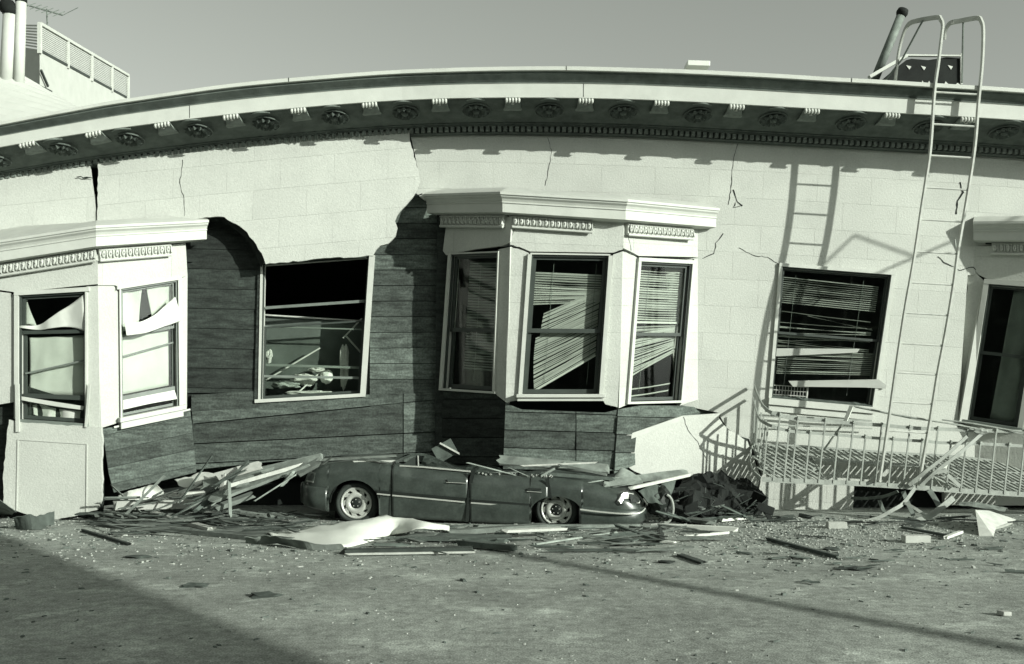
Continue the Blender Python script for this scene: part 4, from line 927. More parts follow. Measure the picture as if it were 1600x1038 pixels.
def ulist(u0, u1, step=.035):
    us = set(); n = max(2, int((u1 - u0) / step))
    for k in range(n + 1): us.add(round(u0 + (u1 - u0) * k / n, 4))
    for c, r in ((ra, RAR), (fa, FAR)):
        for s_ in (-1, 1):
            for e in (.9999, 1.0001, .995, .98, .95, .90):
                v_ = c + s_ * r * e
                if u0 < v_ < u1: us.add(v_)
    return sorted(us)
def side_rows(u0, u1, nrow=14):
    rows = []
    for u in ulist(u0, u1):
        zb, ztp = ubot(u), interp(tops, u); r = []; zb0 = interp(botl, u)
        for j in range(nrow + 1):
            t = j / nrow; z = zb + (ztp - zb) * t; tg = (z - zb0) / max(.05, ztp - zb0)
            w_ = corner(u) - bulge(tg) + 0.07 * max(0, tg - .85) / .15 * 1.0 + .024 * noise.noise(Vector((u * 1.9, z * 3, 4))) 
            w_ += .010 if .42 < tg < .46 else 0
            r.append((u, w_, z))
        rows.append(r)
    return rows
WID = 1.72
def deck_profile(u, n=10):
    zt_ = interp(tops, u); c = corner(u); a = c - bulge(1) + .07; r = []
    for j in range(1, n + 1):
        t = j / n; w_ = a + (WID - c - a) * t; r.append((u, w_, zt_ + .05 * math.sin(math.pi * t) + .02 * noise.noise(Vector((u * 2.3, w_ * 2.5, 0)))))
    return r
uq, ud1, ud2 = cu(613, 760)[0], cu(733, 770)[0], cu(857, 770)[0]
# body shell rear & front
def shell(u0, u1, deck=True):
    m = MB(); rows = side_rows(u0, u1); full = []
    for r in rows:
        rr = [CP(*q) for q in r]
        if deck: rr += [CP(*q) for q in deck_profile(r[0][0])]
        rr += [CP(r[0][0], WID + bulge(.5) - corner(r[0][0]) * 1, r[-1][2] * .6), CP(r[0][0], WID - corner(r[0][0]), interp(botl, r[0][0]))] if deck else []
        full.append(rr)
    m.grid(full); return m
m = shell(tops[0][0], uq - .004); body = m.build('body', PAINT, car, smooth=True)
m = shell(ud2 + .008, UE); fen = m.build('front_fender', PAINT, car, smooth=True)
m = MB(); m.grid([[CP(q[0], q[1], q[2]) for q in r] for r in side_rows(uq + .004, ud1 - .014)]); m.build('rear_door', PAINT, car, smooth=True, thick=.02)
m = MB(); m.grid([[CP(q[0], q[1] - .012, q[2]) for q in r] for r in side_rows(ud1 + .014, ud2 - .008)]); m.build('front_door', PAINT, car, smooth=True, thick=.02)
rd, fdr = bpy.data.objects['rear_door'], bpy.data.objects['front_door']
# end caps, floor and dark cabin
def ucap(u, name):
    m = MB(); c = corner(u); zb, ztp = interp(botl, u), interp(tops, u)
    m.grid([[CP(u, lerp(c - .05, WID - c, k / 8), lerp(zb, ztp + .03 * math.sin(math.pi * k / 8) * j, j / 4.0) if j < 4 else ztp + .05 * math.sin(math.pi * k / 8)) for k in range(9)] for j in range(5)]); return m.build(name, PAINT, car)
ucap(tops[0][0], 'rear_panel'); ucap(UE, 'nose_panel')
m = MB(); zc = .50
m.box(CP(2.2, .9, .28), (3.6, 1.45, .3), (0, 0, math.atan2(exc.y, exc.x))); m.box(CP(2.0, .95, .55), (2.0, 1.4, .22), (0, 0, math.atan2(exc.y, exc.x))); m.build('cabin', BLK, car)
# wheel wells
for c, cz in ((ra, rz), (fa, fz)):
    m = MB(); rings = []
    for w_ in (0.06, .45):
        rings.append([CP(c + .36 * math.cos(a), w_, max(.12, cz + .34 * math.sin(a))) for a in [k * math.pi / 10 for k in range(11)]])
    m.grid(rings); m.add([CP(c - .4, .45, .0), CP(c + .4, .45, .0), CP(c + .4, .45, .6), CP(c - .4, .45, .6)], [(0, 1, 2, 3)])
    m.build('wheel_well', BLK, car)
def wheel(c, cz, tilt, rt=.300, rim=.215, flat=0.012, lab=None):
    def WP(a, r, w_):
        p = Vector((r * math.cos(a), w_, r * math.sin(a))); p = Euler((tilt[0], 0, tilt[1])).to_matrix() @ p
        q = CP(c + p.x, .10 + p.y, cz + p.z); q.z = max(q.z, flat); return q
    ns = 40
    m = MB(); rings = []
    for r, w_ in ((rim, -.015), (rim + .02, -.035), ((rt + rim) / 2, -.045), (rt - .02, -.03), (rt, .0), (rt + .003, .03), (rt, .15), (rt - .03, .19), (rim, .19)):
        rings.append([WP(k * 2 * math.pi / ns, r, w_) for k in range(ns)])
    m.rings(rings); wo2 = m.build('wheel', RUB, car, smooth=True)
    if lab: wo2['label'] = lab
    m = MB(); rings = []
    for r, w_ in ((rim + .002, -.02), (rim - .008, -.036), (rim - .028, -.030), (rim - .034, -.0), (rim - .05, .05)):
        rings.append([WP(k * 2 * math.pi / ns, r, w_) for k in range(ns)])
    m.rings(rings); m.build('rim', RIMM, wo2, smooth=True)
    m = MB(); rings = [[WP(k * 2 * math.pi / ns, r, w_) for k in range(ns)] for r, w_ in ((.150, .012), (.147, -.026), (.135, -.036), (.085, -.036), (.075, -.02), (.073, .0))]
    m.rings(rings); m.build('wheel_cover', RIMM, wo2, smooth=True)
    m = MB()
    for k in range(9):
        a = k * 2 * math.pi / 9
        m.slab([WP(a, .140, -.028), WP(a + .44, .140, -.028), WP(a + .66, rim - .020, -.026), WP(a + .26, rim - .020, -.026)], eyc * .02)
    m.build('spoke_ring', RIMM, wo2)
    m = MB(); rings = [[WP(k * 2 * math.pi / 20, r, w_) for k in range(20)] for r, w_ in ((.074, -.01), (.072, -.03), (.06, -.036), (.004, -.038))]
    m.rings(rings); m.build('hub_cap', BLK, wo2, smooth=True)
    m = MB()
    for k in range(5): a = k * 2 * math.pi / 5 + .3; c_ = WP(a, .048, -.042); m.box(c_, (.012, .01, .012))
    m.build('lug_nut', RIMM, wo2)
    m = MB(); m.grid([[WP(k * 2 * math.pi / 24, r, .06) for k in range(25)] for r in (.01, rim)]); m.build('brake_disc', BLK, wo2)
wheel(ra, rz, (0.0, 0.05)); wheel(fa, fz + .02, (0.06, -0.16), lab='flattened front wheel under the crushed fender')
# trims, handles, lamps
def sidept(px, py, out=.012):
    u, z = cu(px, py); tg = (z - interp(botl, u)) / max(.05, interp(tops, u) - interp(botl, u)); return CP(u, corner(u) - bulge(tg) - out, z)
def trimstrip(pts, parent, name='side_moulding', w1=.018, mt=CHR):
    m = MB(); P = []
    for a, b in zip(pts[:-1], pts[1:]):
        for k in range(6): t = k / 6; P.append(sidept(a[0] + (b[0] - a[0]) * t, a[1] + (b[1] - a[1]) * t))
    P.append(sidept(*pts[-1])); m.path(P, w1, .02, eyc); return m.build(name, mt, parent)
trimstrip([(591, 771), (611, 773)], body); trimstrip([(615, 773.5), (727, 784)], rd); trimstrip([(737, 785), (828, 792)], fdr)
trimstrip([(591, 767), (611, 769)], body, 'rub_strip', .03, BLK); trimstrip([(615, 769), (728, 779)], rd, 'rub_strip', .03, BLK); trimstrip([(737, 781), (828, 788)], fdr, 'rub_strip', .03, BLK)
def bumper(pxs, ztop_, zbot_, name):
    m = MB(); rows = []
    for px, yt, yb in pxs:
        u, z1 = cu(px, yt); _, z0 = cu(px, yb); c = corner(u)
        rows.append([CP(u, c - .02, z0 - .0), CP(u, c - .075, z0 + .03), CP(u, c - .085, (z0 + z1) / 2), CP(u, c - .08, z1 - .03), CP(u, c - .05, z1), CP(u, c + .02, z1 + .005)])
    m.grid(rows); return m.build(name, PAINT, car, smooth=True, thick=.01)
rb = bumper([(462 + k * 2.2, 757 + k * .25, 789 + k * .45) for k in range(24)], 0, 0, 'rear_bumper')
trimstrip([(466, 763), (490, 765), (513, 768)], rb, 'bumper_strip', .018)
fb = bumper([(905 + k * 4.6, 791 + k * .35 - (k - 14) * .3 * (k > 14), 822 - (k > 19) * (k - 19) * 1.6) for k in range(24)], 0, 0, 'front_bumper')
m = MB(); P = [sidept(a, b, .10) for a, b in [(907, 794), (930, 797), (950, 799), (975, 801), (993, 801.5), (1003, 800), (1009, 797)]]; P.append(CP(UE + .02, .5, P[-1].z + .02)); P.append(CP(UE + .0, 1.2, P[-2].z + .02)); m.path(smooth_pts(P, 4), .018, .02, eyc); m.build('bumper_strip', CHR, fb)
m = MB(); m.slab([sidept(px, py, .012) for px, py in ((966, 782), (972, 772), (980, 770), (990, 773), (1001, 785), (1000, 788), (970, 786))], eyc * .03); hl = m.build('headlight', LAMP, car)
m = MB(); m.slab([sidept(px, py, .014) for px, py in ((984, 772), (991, 774), (1001, 785), (998, 787), (986, 786))], eyc * .005); m.build('broken_lens', BLK, hl)
m = MB(); P = [sidept(px, py, .018) for px, py in ((964, 783), (971, 771), (980, 769), (991, 772), (1003, 786), (1001, 790), (968, 788), (964, 783))]; m.tube(P, .008, 5); m.build('bezel', BLK, hl)
m = MB(); m.slab([sidept(px, py, .012) for px, py in ((479, 748), (484, 737), (494, 739), (493, 747), (491, 753), (477, 752))], eyc * .03); tl = m.build('tail_light', SASHL, car)
m = MB(); m.slab([sidept(px, py, .016) for px, py in ((478, 750.5), (491, 752), (491, 754), (477, 752.5))], eyc * .01); m.build('tail_light_strip', TRIM, tl)
for (par, pts) in ((rd, ((699, 749), (707, 747.5), (722, 749), (729, 751), (728, 754), (702, 753))), (fdr, ((824, 763), (828, 762), (847, 763), (847, 765), (832, 767), (825, 766)))):
    m = MB(); m.slab([sidept(px, py, .03) for px, py in pts], eyc * .025); m.build('handle', SASH if par is rd else BLK, par, bevel=.004)
    m = MB(); m.path([sidept(pts[0][0], pts[0][1] + 4, .034), sidept(pts[3][0], pts[3][1] + 3.5, .034)], .006, .008, eyc); m.build('handle_edge', CHR, par)
# seams
m = MB(); P = [sidept(a, b, .002) for a, b in ((618, 724), (613, 735), (611, 760), (610, 790), (609, 806))]; m.path(P, .006, .006, eyc); m.build('door_gap', BLK, body)
m = MB(); P = [CP(*(lambda u, z: (u, -.055, z))(*cu(a, b))) for a, b in ((741, 736), (737, 752), (733, 780), (731, 814))]; m.path(P, .045, .01, eyc); m.build('door_gap', BLK, rd)
m = MB(); P = [CP(*(lambda u, z: (u, -.05, z))(*cu(a, b))) for a, b in ((855, 747), (857, 760), (860, 778))]; m.path(P, .05, .01, eyc); m.build('door_gap', BLK, fdr)
# remains of the greenhouse
def cpt(px, py, w_=.05): u, z = cu(px, py); return CP(u, w_, z)
m = MB(); P = [cpt(617, 723, .04), cpt(628, 717, .08), cpt(648, 711, .12), cpt(664, 713, .15), cpt(690, 724, .12), cpt(712, 734, .05)]; m.path(smooth_pts(P, 4), .035, .03, eyc); m.build('window_frame', PAINT, car)
m = MB(); m.path([cpt(624, 728, .02), cpt(660, 730, .02), cpt(735, 737, .02)], .02, .02, eyc); m.path([cpt(653, 729, .04), cpt(651, 713, .10)], .012, .02, eyc); m.build('window_channel', CHR, car)
m = MB(); m.slab([cpt(626, 728, .06), cpt(645, 714, .11), cpt(651, 728, .06)], eyc * .004); m.build('quarter_glass', SASH, car)
# crushed roof skin
m = MB(); rows = []
for i in range(26):
    u = lerp(cu(640, 725)[0], cu(905, 752)[0], i / 25); r = []
    for j in range(12):
        w_ = lerp(.10, 1.5, j / 11); z0 = interp(tops, u); r.append(CP(u, w_, z0 - .03 + .09 * noise.noise(Vector((u * 2.2, w_ * 4, 7))) + .05 * noise.noise(Vector((u * 7, w_ * 6, 2))) + .03 * (w_ > .3)))
    rows.append(r)
m.grid(rows); m.build('crushed_roof', PAINT, car, thick=.01)
m = MB()
for k in range(60):
    a = random.uniform(742, 862); p = cpt(a, 741 + (a - 740) * .045 + random.uniform(-3, 1), random.uniform(-.02, .15)); s_ = random.uniform(.008, .022); m.box(p, (s_, s_, s_ * .6), (random.random() * 3, random.random() * 3, 0))
gg = m.build('glass_crumbs', FRAGL, car); gg['kind'] = 'stuff'

# ================================================================== DEBRIS
def board(a, b, wd, th, material, name, label, cat='board', za=0.02, zb=None, roll=0.0, ya=None, yb=None):
    pa = pt(a[0], a[1], ya) if ya else gp(a[0], a[1], za); pb = pt(b[0], b[1], yb if yb else ya) if ya else gp(b[0], b[1], za if zb is None else zb)
    d = (pb - pa).normalized(); s_ = d.cross(Vector((0, 0, 1))).normalized(); up = (s_.cross(d) * math.cos(roll) + s_ * math.sin(roll)).normalized()
    m = MB(); nseg = max(2, int((pb - pa).length / .12)); rings = []; sd2 = d.cross(up).normalized(); up2 = sd2.cross(d)
    for i in range(nseg + 1):
        t = i / nseg; p = lerp(pa, pb, t); wv = wd * (1 + .10 * noise.noise(Vector((t * 5, pa.x, pa.y)))); e = random.uniform(-.03, .03) if i in (0, nseg) else 0
        rings.append([p + sd2 * sx * wv / 2 + up2 * sz * th / 2 + d * (e + (random.uniform(-.05, .05) if i in (0, nseg) else 0)) for sx, sz in ((-1, -1), (-.3, -1), (.3, -1), (1, -1), (1, 1), (.3, 1), (-.3, 1), (-1, 1))])
    m.rings(rings, True); o = m.build(name, material); return tag(o, label, cat)
def loft(A, B, name, label, cat, material, bulge_=0.0, seed=0, n=10, amp=0.02, thick=.006):
    A = smooth_pts([Vector(p) for p in A], 5); B = smooth_pts([Vector(p) for p in B], 5); m = MB(); rows = []; L = 24
    def sm(Lst, t): f = t * (len(Lst) - 1); i = min(int(f), len(Lst) - 2); return lerp(Lst[i], Lst[i + 1], f - i)
    for j in range(n + 1):
        s_ = j / n; r = []
        for i in range(L + 1):
            p = lerp(sm(A, i / L), sm(B, i / L), s_); p.z += bulge_ * math.sin(math.pi * s_) + amp * noise.noise(Vector((p.x * 5, p.y * 5, seed))) + amp * .5 * noise.noise(Vector((p.x * 14, p.y * 14, seed))); p.z = max(p.z, .006); r.append(p)
        rows.append(r)
    m.grid(rows); o = m.build(name, material, None, smooth=(material is SHEET), thick=thick); return tag(o, label, cat)
# white sheet in front of the car
loft([pt(412, 836, 12.0), pt(450, 832, 12.1), pt(520, 819, 12.2), pt(580, 809, 12.3), pt(625, 808, 12.3), pt(665, 816, 12.2), pt(702, 828, 12.0)],
     [gp(428, 846), gp(470, 851), gp(530, 857), gp(570, 850), gp(610, 838), gp(650, 828, .12), gp(702, 830, .08)], 'metal_sheet', 'large curled white sheet lying on the street before the rear wheel', 'sheet', SHEET, .05, 3, amp=.035)
loft([gp(382, 842, .08), gp(400, 838, .10), gp(415, 836, .12), gp(470, 846, .10), gp(530, 852, .06)], [gp(385, 848), gp(405, 851), gp(440, 852), gp(480, 860), gp(540, 860)], 'torn_lining', 'grey torn underside curling below the white sheet', 'lining', RAW, .02, 5, amp=.03)
# curb / sidewalk stringers
board((160, 815), (470, 842), .45, .05, RAW, 'broken_plank', 'wide grey plank flat on the street left of the white sheet', za=.03)
board((240, 803), (330, 828), .10, .06, PLAS, 'broken_plank', 'narrow pale plank slanting over the rubble below the board panel', za=.10, zb=.06)
board((180, 800), (320, 796), .14, .08, RAW, 'broken_plank', 'beam lying level under the hanging board panel', za=.12)
board((130, 829), (200, 850), .035, .03, RAWD, 'thin_stick', 'thin dark stick on the street below the white panel', 'stick', za=.02)
board((180, 790), (330, 787), .08, .12, PLAS, 'broken_plank', 'pale beam with dark gaps under the hanging board panel', za=.22)
board((215, 776), (320, 770), .16, .05, PLAS, 'broken_plank', 'pale short board tucked behind the rubble at left', za=.28)
# long pile of siding leaning on the car's tail
board((310, 795), (385, 737), .20, .04, RAW, 'siding_board', 'steep splintered siding board nearest the board panel', ya=13.2, yb=13.6, roll=.5)
board((330, 780), (480, 722), .24, .04, RAW, 'siding_board', 'long siding board resting on the car trunk, lowest of the pile', ya=13.1, yb=13.3, roll=.4)
board((318, 757), (500, 715), .20, .03, RAW, 'siding_board', 'long siding board resting on the car trunk, topmost of the pile', ya=13.4, yb=13.6, roll=.4)
board((340, 745), (405, 727), .16, .02, PLAS, 'siding_board', 'torn pale siding tip sticking up from the pile left of the car', ya=13.3, yb=13.5, roll=.6)
board((335, 795), (395, 773), .10, .06, RAW, 'siding_board', 'stub of timber poking out below the siding pile', ya=13.0, yb=13.4, roll=.2)
board((355, 760), (470, 727), .07, .05, PLAS, 'lath_strip', 'pale lath strip along the siding pile on the trunk', 'lath', ya=13.05, yb=13.25)
board((463, 741), (498, 722), .12, .05, RAW, 'siding_board', 'short grey board end lying on the car taillight', ya=13.2, yb=13.25, roll=.7)
board((358, 752), (360, 808), .04, .03, RAW, 'thin_stick', 'thin upright stick propped under the siding pile', 'stick', ya=13.0, yb=12.9)
board((305, 798), (345, 765), .06, .05, RAWD, 'thin_stick', 'dark stick leaning at the foot of the siding pile', 'stick', ya=13.1, yb=13.3)
board((345, 775), (352, 742), .05, .05, PLAS, 'thin_stick', 'pale stub standing at the crest of the rubble left of the siding pile', 'stick', ya=13.2, yb=13.3)
loft([pt(300, 745, 13.9), pt(320, 737, 13.95), pt(340, 742, 13.9)], [pt(305, 762, 13.7), pt(322, 763, 13.65), pt(338, 757, 13.7)], 'plaster_piece', 'upright plaster chunk between board panel and siding pile', 'plaster', PLAS, .02, 8)
loft([pt(185, 775, 13.9), pt(210, 765, 14.0), pt(245, 758, 14.0)], [gp(190, 792, .2), gp(225, 788, .2), gp(265, 783, .2)], 'plaster_piece', 'big pale plaster sheet under the hanging board panel', 'plaster', PLAS, .02, 9)
loft([pt(272, 750, 14.2), pt(290, 746, 14.2), pt(305, 744, 14.2)], [pt(280, 760, 14.0), pt(292, 762, 14.0), pt(303, 757, 14.0)], 'plaster_piece', 'small white plaster patch behind the lower corner of the board panel', 'plaster', SHEET, .01, 10)
loft([gp(398, 806, .12), gp(420, 801, .16), gp(450, 803, .12)], [gp(405, 814, .05), gp(425, 812, .06), gp(455, 808, .05)], 'plaster_piece', 'flat pale board offcut behind the car rear wheel', 'plaster', RAW, .01, 11)
rg_ = random.Random(5)
def splinter_pile(n, a, b, ya, yb, spread, name, label, material, wmax=.05):
    m = MB(); base = math.atan2(-(b[1] - a[1]), b[0] - a[0])
    for k in range(n):
        t = rg_.random(); p = pt(a[0] + (b[0] - a[0]) * t + rg_.gauss(0, 5), a[1] + (b[1] - a[1]) * t + rg_.gauss(0, spread), ya + (yb - ya) * t + rg_.uniform(-.25, .1))
        an = base + rg_.gauss(0, .28); L = rg_.uniform(.12, .75) / 2; d = Vector((math.cos(an), rg_.uniform(-.25, .25), math.sin(an))) * L
        e = p - d; e.z = max(e.z, .02); f = p + d; f.z = max(f.z, .02)
        m.bar(e, f, rg_.uniform(.012, wmax), rg_.uniform(.006, .02), Vector((rg_.uniform(-1, 1), rg_.uniform(-1, 1), 1)), .05)
    o = m.build(name, material); return tag(o, label, 'splinters', None, 'stuff')
splinter_pile(9, (318, 780), (480, 728), 13.1, 13.3, 7, 'splintered_lath', 'grey splinters bristling from the siding pile on the car trunk', RAW)
splinter_pile(10, (300, 795), (360, 750), 13.1, 13.4, 9, 'splintered_lath', 'dark splinters at the foot of the siding pile', RAWD)
splinter_pile(14, (190, 785), (320, 772), 13.5, 13.5, 7, 'splintered_lath', 'grey splinters under the hanging board panel', RAW)
splinter_pile(4, (750, 733), (960, 750), 13.5, 13.3, 4, 'splintered_lath', 'splinters scattered on top of the front door and bonnet', RAW, .03)
splinter_pile(2, (500, 720), (640, 716), 13.6, 13.6, 3, 'splintered_lath', 'splinters scattered on the car trunk', RAW, .03)
splinter_pile(12, (1040, 806), (1180, 808), 13.4, 13.7, 3, 'splintered_lath', 'splinters at the foot of the black heap', RAWD, .04)
# trunk-top debris
board((495, 719), (620, 712), .20, .03, RAW, 'siding_board', 'flat plank lying on the car trunk against the wall', ya=13.9, yb=13.95)
board((555, 722), (615, 721), .05, .03, PLAS, 'lath_strip', 'white splinter strip along the trunk edge', 'lath', ya=13.55, yb=13.5)
board((700, 713), (690, 695), .05, .30, RAWD, 'broken_board', 'dark board flap standing above the rear door', ya=13.9, yb=13.9)
board((690, 694), (714, 707), .04, .02, PLAS, 'lath_strip', 'short white splinter above the rear door', 'lath', ya=13.85, yb=13.85)
# in front of bay, over bonnet
board((780, 719), (950, 733), .18, .03, RAW, 'broken_board', 'long grey board lying over the front door against the bay', ya=13.7, yb=13.5, roll=.6)
board((818, 728), (932, 723), .03, .02, PLAS, 'lath_strip', 'thin level lath above the front fender', 'lath', ya=13.4, yb=13.3)
board((850, 741), (880, 724), .04, .03, RAW, 'lath_strip', 'short lath slanting up above the front fender', 'lath', ya=13.3, yb=13.5)
board((875, 727), (948, 742), .05, .03, RAW, 'lath_strip', 'lath slanting down right above the front fender', 'lath', ya=13.35, yb=13.3)
board((845, 740), (955, 748), .06, .04, RAWD, 'broken_board', 'dark level board resting on the front fender', ya=13.35, yb=13.3)
board((945, 755), (1075, 738), .12, .04, RAW, 'timber', 'grey timber lying across the car nose up to the apron slab', 'timber', ya=13.3, yb=13.9, roll=.5)
board((985, 763), (1078, 742), .05, .04, PLAS, 'lath_strip', 'pale strip under the timber crossing the car nose', 'lath', ya=13.2, yb=13.8)
loft([pt(965, 738, 13.6), pt(975, 732, 13.6), pt(1000, 748, 13.5)], [pt(952, 762, 13.4), pt(975, 760, 13.4), pt(1005, 755, 13.4)], 'broken_board', 'triangular plywood scrap standing on the bonnet', 'board', RAW, 0, 12)
loft([pt(997, 765, 13.3), pt(1030, 756, 13.5), pt(1058, 742, 13.8)], [pt(1012, 785, 13.2), pt(1035, 790, 13.2), pt(1050, 770, 13.6)], 'broken_board', 'dark sheet drooping off the car nose', 'board', RAWD, 0, 13, amp=.06)
# foreground strips on the street
board((540, 862), (740, 858), .12, .05, RAWD, 'long_moulding', 'long dark moulding lying on the street below the rear door', 'moulding', za=.03)
board((545, 866), (735, 863), .025, .02, PLAS, 'lath_strip', 'long thin pale lath in front of the dark moulding', 'lath', za=.03)
board((640, 838), (790, 842), .40, .04, RAWD, 'broken_plank', 'broad dark plank on the street below the car doors', za=.04)
board((700, 832), (850, 822), .16, .06, RAW, 'broken_plank', 'grey plank pushed under the car sill', za=.05)
board((785, 830), (880, 826), .14, .03, PLAS, 'broken_plank', 'pale splintered board below the front wheel', za=.10)
board((740, 823), (1000, 822), .10, .04, RAW, 'broken_plank', 'long level plank along the ground under the front wheel', za=.03)
board((720, 848), (800, 856), .10, .06, RAWD, 'broken_plank', 'short dark plank overlapping the long moulding', za=.05)
board((1020, 821), (1148, 827), .12, .05, SHEET, 'white_plank', 'white plank on the street just right of the car nose', za=.03)
board((1075, 838), (1140, 832), .05, .03, PLAS, 'lath_strip', 'pale lath on the street right of the white plank', 'lath', za=.02)
board((1030, 846), (1060, 848), .10, .02, PLAS, 'lath_strip', 'tiny pale strip below the car nose', 'lath', za=.02)
board((1198, 842), (1310, 871), .05, .04, RAWD, 'fallen_batten', 'long dark batten lying alone on the street before the fire escape', 'batten', za=.02)
board((1060, 866), (1098, 879), .08, .02, RAWD, 'wedge_scrap', 'dark wedge-shaped scrap alone on the street below the white plank', 'scrap', za=.02)
board((1410, 824), (1480, 837), .05, .03, RAWD, 'fallen_batten', 'dark batten beneath the bent straps of the fire escape', 'batten', za=.03)
board((1478, 840), (1502, 831), .05, .03, PLAS, 'lath_strip', 'pale lath crossing the dark batten at right', 'lath', za=.03)
board((905, 848), (1030, 850), .05, .02, RAWD, 'thin_stick', 'long thin dark stick below the front bumper, upper one', 'stick', za=.03)
board((860, 860), (1040, 858), .05, .02, RAWD, 'thin_stick', 'long thin dark stick below the front bumper, lower one', 'stick', za=.03)
board((840, 850), (960, 832), .03, .02, RAW, 'thin_stick', 'thin stick slanting up right below the front wheel', 'stick', za=.02)
board((965, 822), (1028, 845), .05, .03, RAWD, 'thin_stick', 'dark stick slanting down below the car nose', 'stick', za=.10, zb=.02)
loft([pt(1025, 830, 12.6), pt(1031, 822, 12.6), pt(1036, 832, 12.6)], [gp(1022, 846, .02), gp(1030, 848, .02), gp(1040, 844, .02)], 'rubber_scrap', 'small black rubber scrap standing on end below the car nose', 'scrap', BLK, 0, 20)
# two light bricks / boxes on the street
for (px, py, lb, sx) in ((1431, 848, 'pale brick lying alone on the street below the fire escape', .30), (1307, 826, 'grey brick near the foot of the wall under the fire escape', .24)):
    m = MB(); c = gp(px, py, .0); m.box(c + Vector((0, 0, .045)), (sx, .12, .085), (0, 0, random.uniform(-.1, .1))); tag(m.build('brick', BRICK, bevel=.006), lb, 'brick')
m = MB(); c = gp(1569, 962); m.box(c + Vector((0, 0, .018)), (.09, .07, .035), (0, .1, .4)); tag(m.build('stone', BRICK, bevel=.008), 'white stone alone on the street near the lower right corner', 'stone')
# white slab piece at right
m = MB(); m.slab([pt(1524, 797, 13.0), pt(1545, 798, 13.2), pt(1588, 812, 13.3), pt(1572, 820, 12.9), pt(1556, 824, 12.7)], Vector((-.02, .05, -.06))); m.slab([pt(1524, 797, 13.0), pt(1556, 824, 12.7), gp(1552, 838), gp(1530, 838)], Vector((.03, .05, 0)))
tag(m.build('concrete_slab', PLAS), 'pale broken slab tipped on its corner at the far right', 'slab')
loft([pt(1500, 784, 13.6), pt(1530, 786, 13.5), pt(1575, 796, 13.4)], [pt(1498, 790, 13.4), pt(1530, 793, 13.3), pt(1570, 800, 13.2)], 'torn_paper', 'rolled torn paper above the tipped slab at right', 'paper', RAW, .02, 14)
loft([gp(20, 812, .15), gp(45, 805, .2), gp(85, 803, .18)], [gp(25, 826, 0.01), gp(50, 828, 0.01), gp(85, 824, 0.01)], 'crumpled_paper', 'brown crumpled building paper at the foot of the white panel', 'paper', RAWD, .05, 15, amp=.07)
loft([pt(-20, 776, 13.1), pt(0, 782, 13.1), pt(26, 800, 13.1)], [gp(-20, 806, .02), gp(0, 806, .02), gp(18, 806, .02)], 'fallen_roofing', 'grey roofing scrap at the extreme left edge of the street', 'roofing', RAW, .02, 16)

# dark wreckage heap right of the car, coloured near-black for the shadow it lies in
rnd = random.Random(11)
m = MB()
for k in range(22):
    px = rnd.uniform(1000, 1200); base = interp([(1000, 800), (1040, 806), (1120, 812), (1200, 805)], px); top_ = interp([(1000, 792), (1030, 775), (1060, 752), (1100, 742), (1130, 737), (1165, 750), (1185, 770), (1200, 795)], px)
    py = rnd.uniform(top_, base); y = lerp(14.7, 13.3, (py - 740) / 75.0) + rnd.uniform(-.2, .1); p = pt(px, py, max(13.2, y))
    s_ = rnd.uniform(.05, .34); m.box(p, (s_, s_ * rnd.uniform(.08, .7), s_ * rnd.uniform(.02, .12)), (rnd.uniform(-1, 1), rnd.uniform(-1, 1), rnd.uniform(0, 3)))
o = m.build('wreckage_heap', TAR); tag(o, 'black tangled wreckage heap between the car nose and the fire escape', 'wreckage', None, 'stuff')
m = MB()
for k in range(26):
    px = rnd.uniform(1015, 1185); py = rnd.uniform(760, 808); y = lerp(14.4, 13.3, (py - 740) / 75.0); p = pt(px, py, y)
    m.tube([p, p + Vector((rnd.uniform(-.1, .1), -.05, rnd.uniform(-.06, .08))), p + Vector((rnd.uniform(-.2, .2), -.03, rnd.uniform(-.1, .1)))], rnd.uniform(.004, .012), 5)
o = m.build('twisted_wire', SASH); tag(o, 'thin twisted wires and springs in the dark heap right of the car', 'wire', None, 'stuff')
loft([pt(1036, 782, 13.9), pt(1058, 760, 14.2), pt(1090, 739, 14.35), (pt(1112, 744, 14.4)), pt(1131, 735, 14.45), pt(1152, 746, 14.5), pt(1170, 752, 14.55), pt(1192, 775, 14.6)],
     [pt(1040, 802, 13.5), pt(1065, 806, 13.5), pt(1100, 808, 13.6), pt(1125, 807, 13.7), pt(1150, 806, 13.8), pt(1190, 806, 14.1)], 'hole_shade_sheet', 'black sheet put in as the shade of the hole between the car and the fire escape', 'shade sheet', TAR, 0, 44, n=12, amp=.16)  # black sheet carries the hole's shade in its colour
arc = [pt(1048 + 10 * math.cos(a) * 1.2 - 8, 795 + 22 * math.sin(a), 13.25) for a in [R(-80) + k * R(20) for k in range(10)]]
tube_thing(arc, .018, 'bent_hoop', 'bright bent hoop standing at the edge of the dark heap by the car nose', 'hoop', IRON)
crumple(pt(1033, 786, 13.4), (.16, .16, .20), 21, BLK, 'engine_part', 'round black mechanical lump just right of the car nose', 'engine part', amp=.5)
crumple(pt(1105, 775, 14.35), (.55, .25, .28), 22, TAR, 'shade_lump', 'big black lump filling the dark under the broken apron slab', 'bundle', amp=.5)  # black lumps fill the shadowed hole, its dark put into their colour
crumple(pt(1160, 790, 14.4), (.30, .22, .35), 23, TAR, 'shade_lump', 'black lump filling the dark against the lower wall left of the pale panel', 'bundle', amp=.4)
board((1050, 808), (1112, 816), .20, .04, RAW, 'broken_plank', 'short grey plank before the dark heap', za=.05)
board((1130, 812), (1172, 808), .10, .04, PLAS, 'broken_plank', 'short pale plank at the right foot of the dark heap', za=.04)
board((1075, 800), (1130, 790), .05, .03, RAW, 'thin_stick', 'grey stick sticking out of the dark heap', 'stick', ya=13.7, yb=13.9)
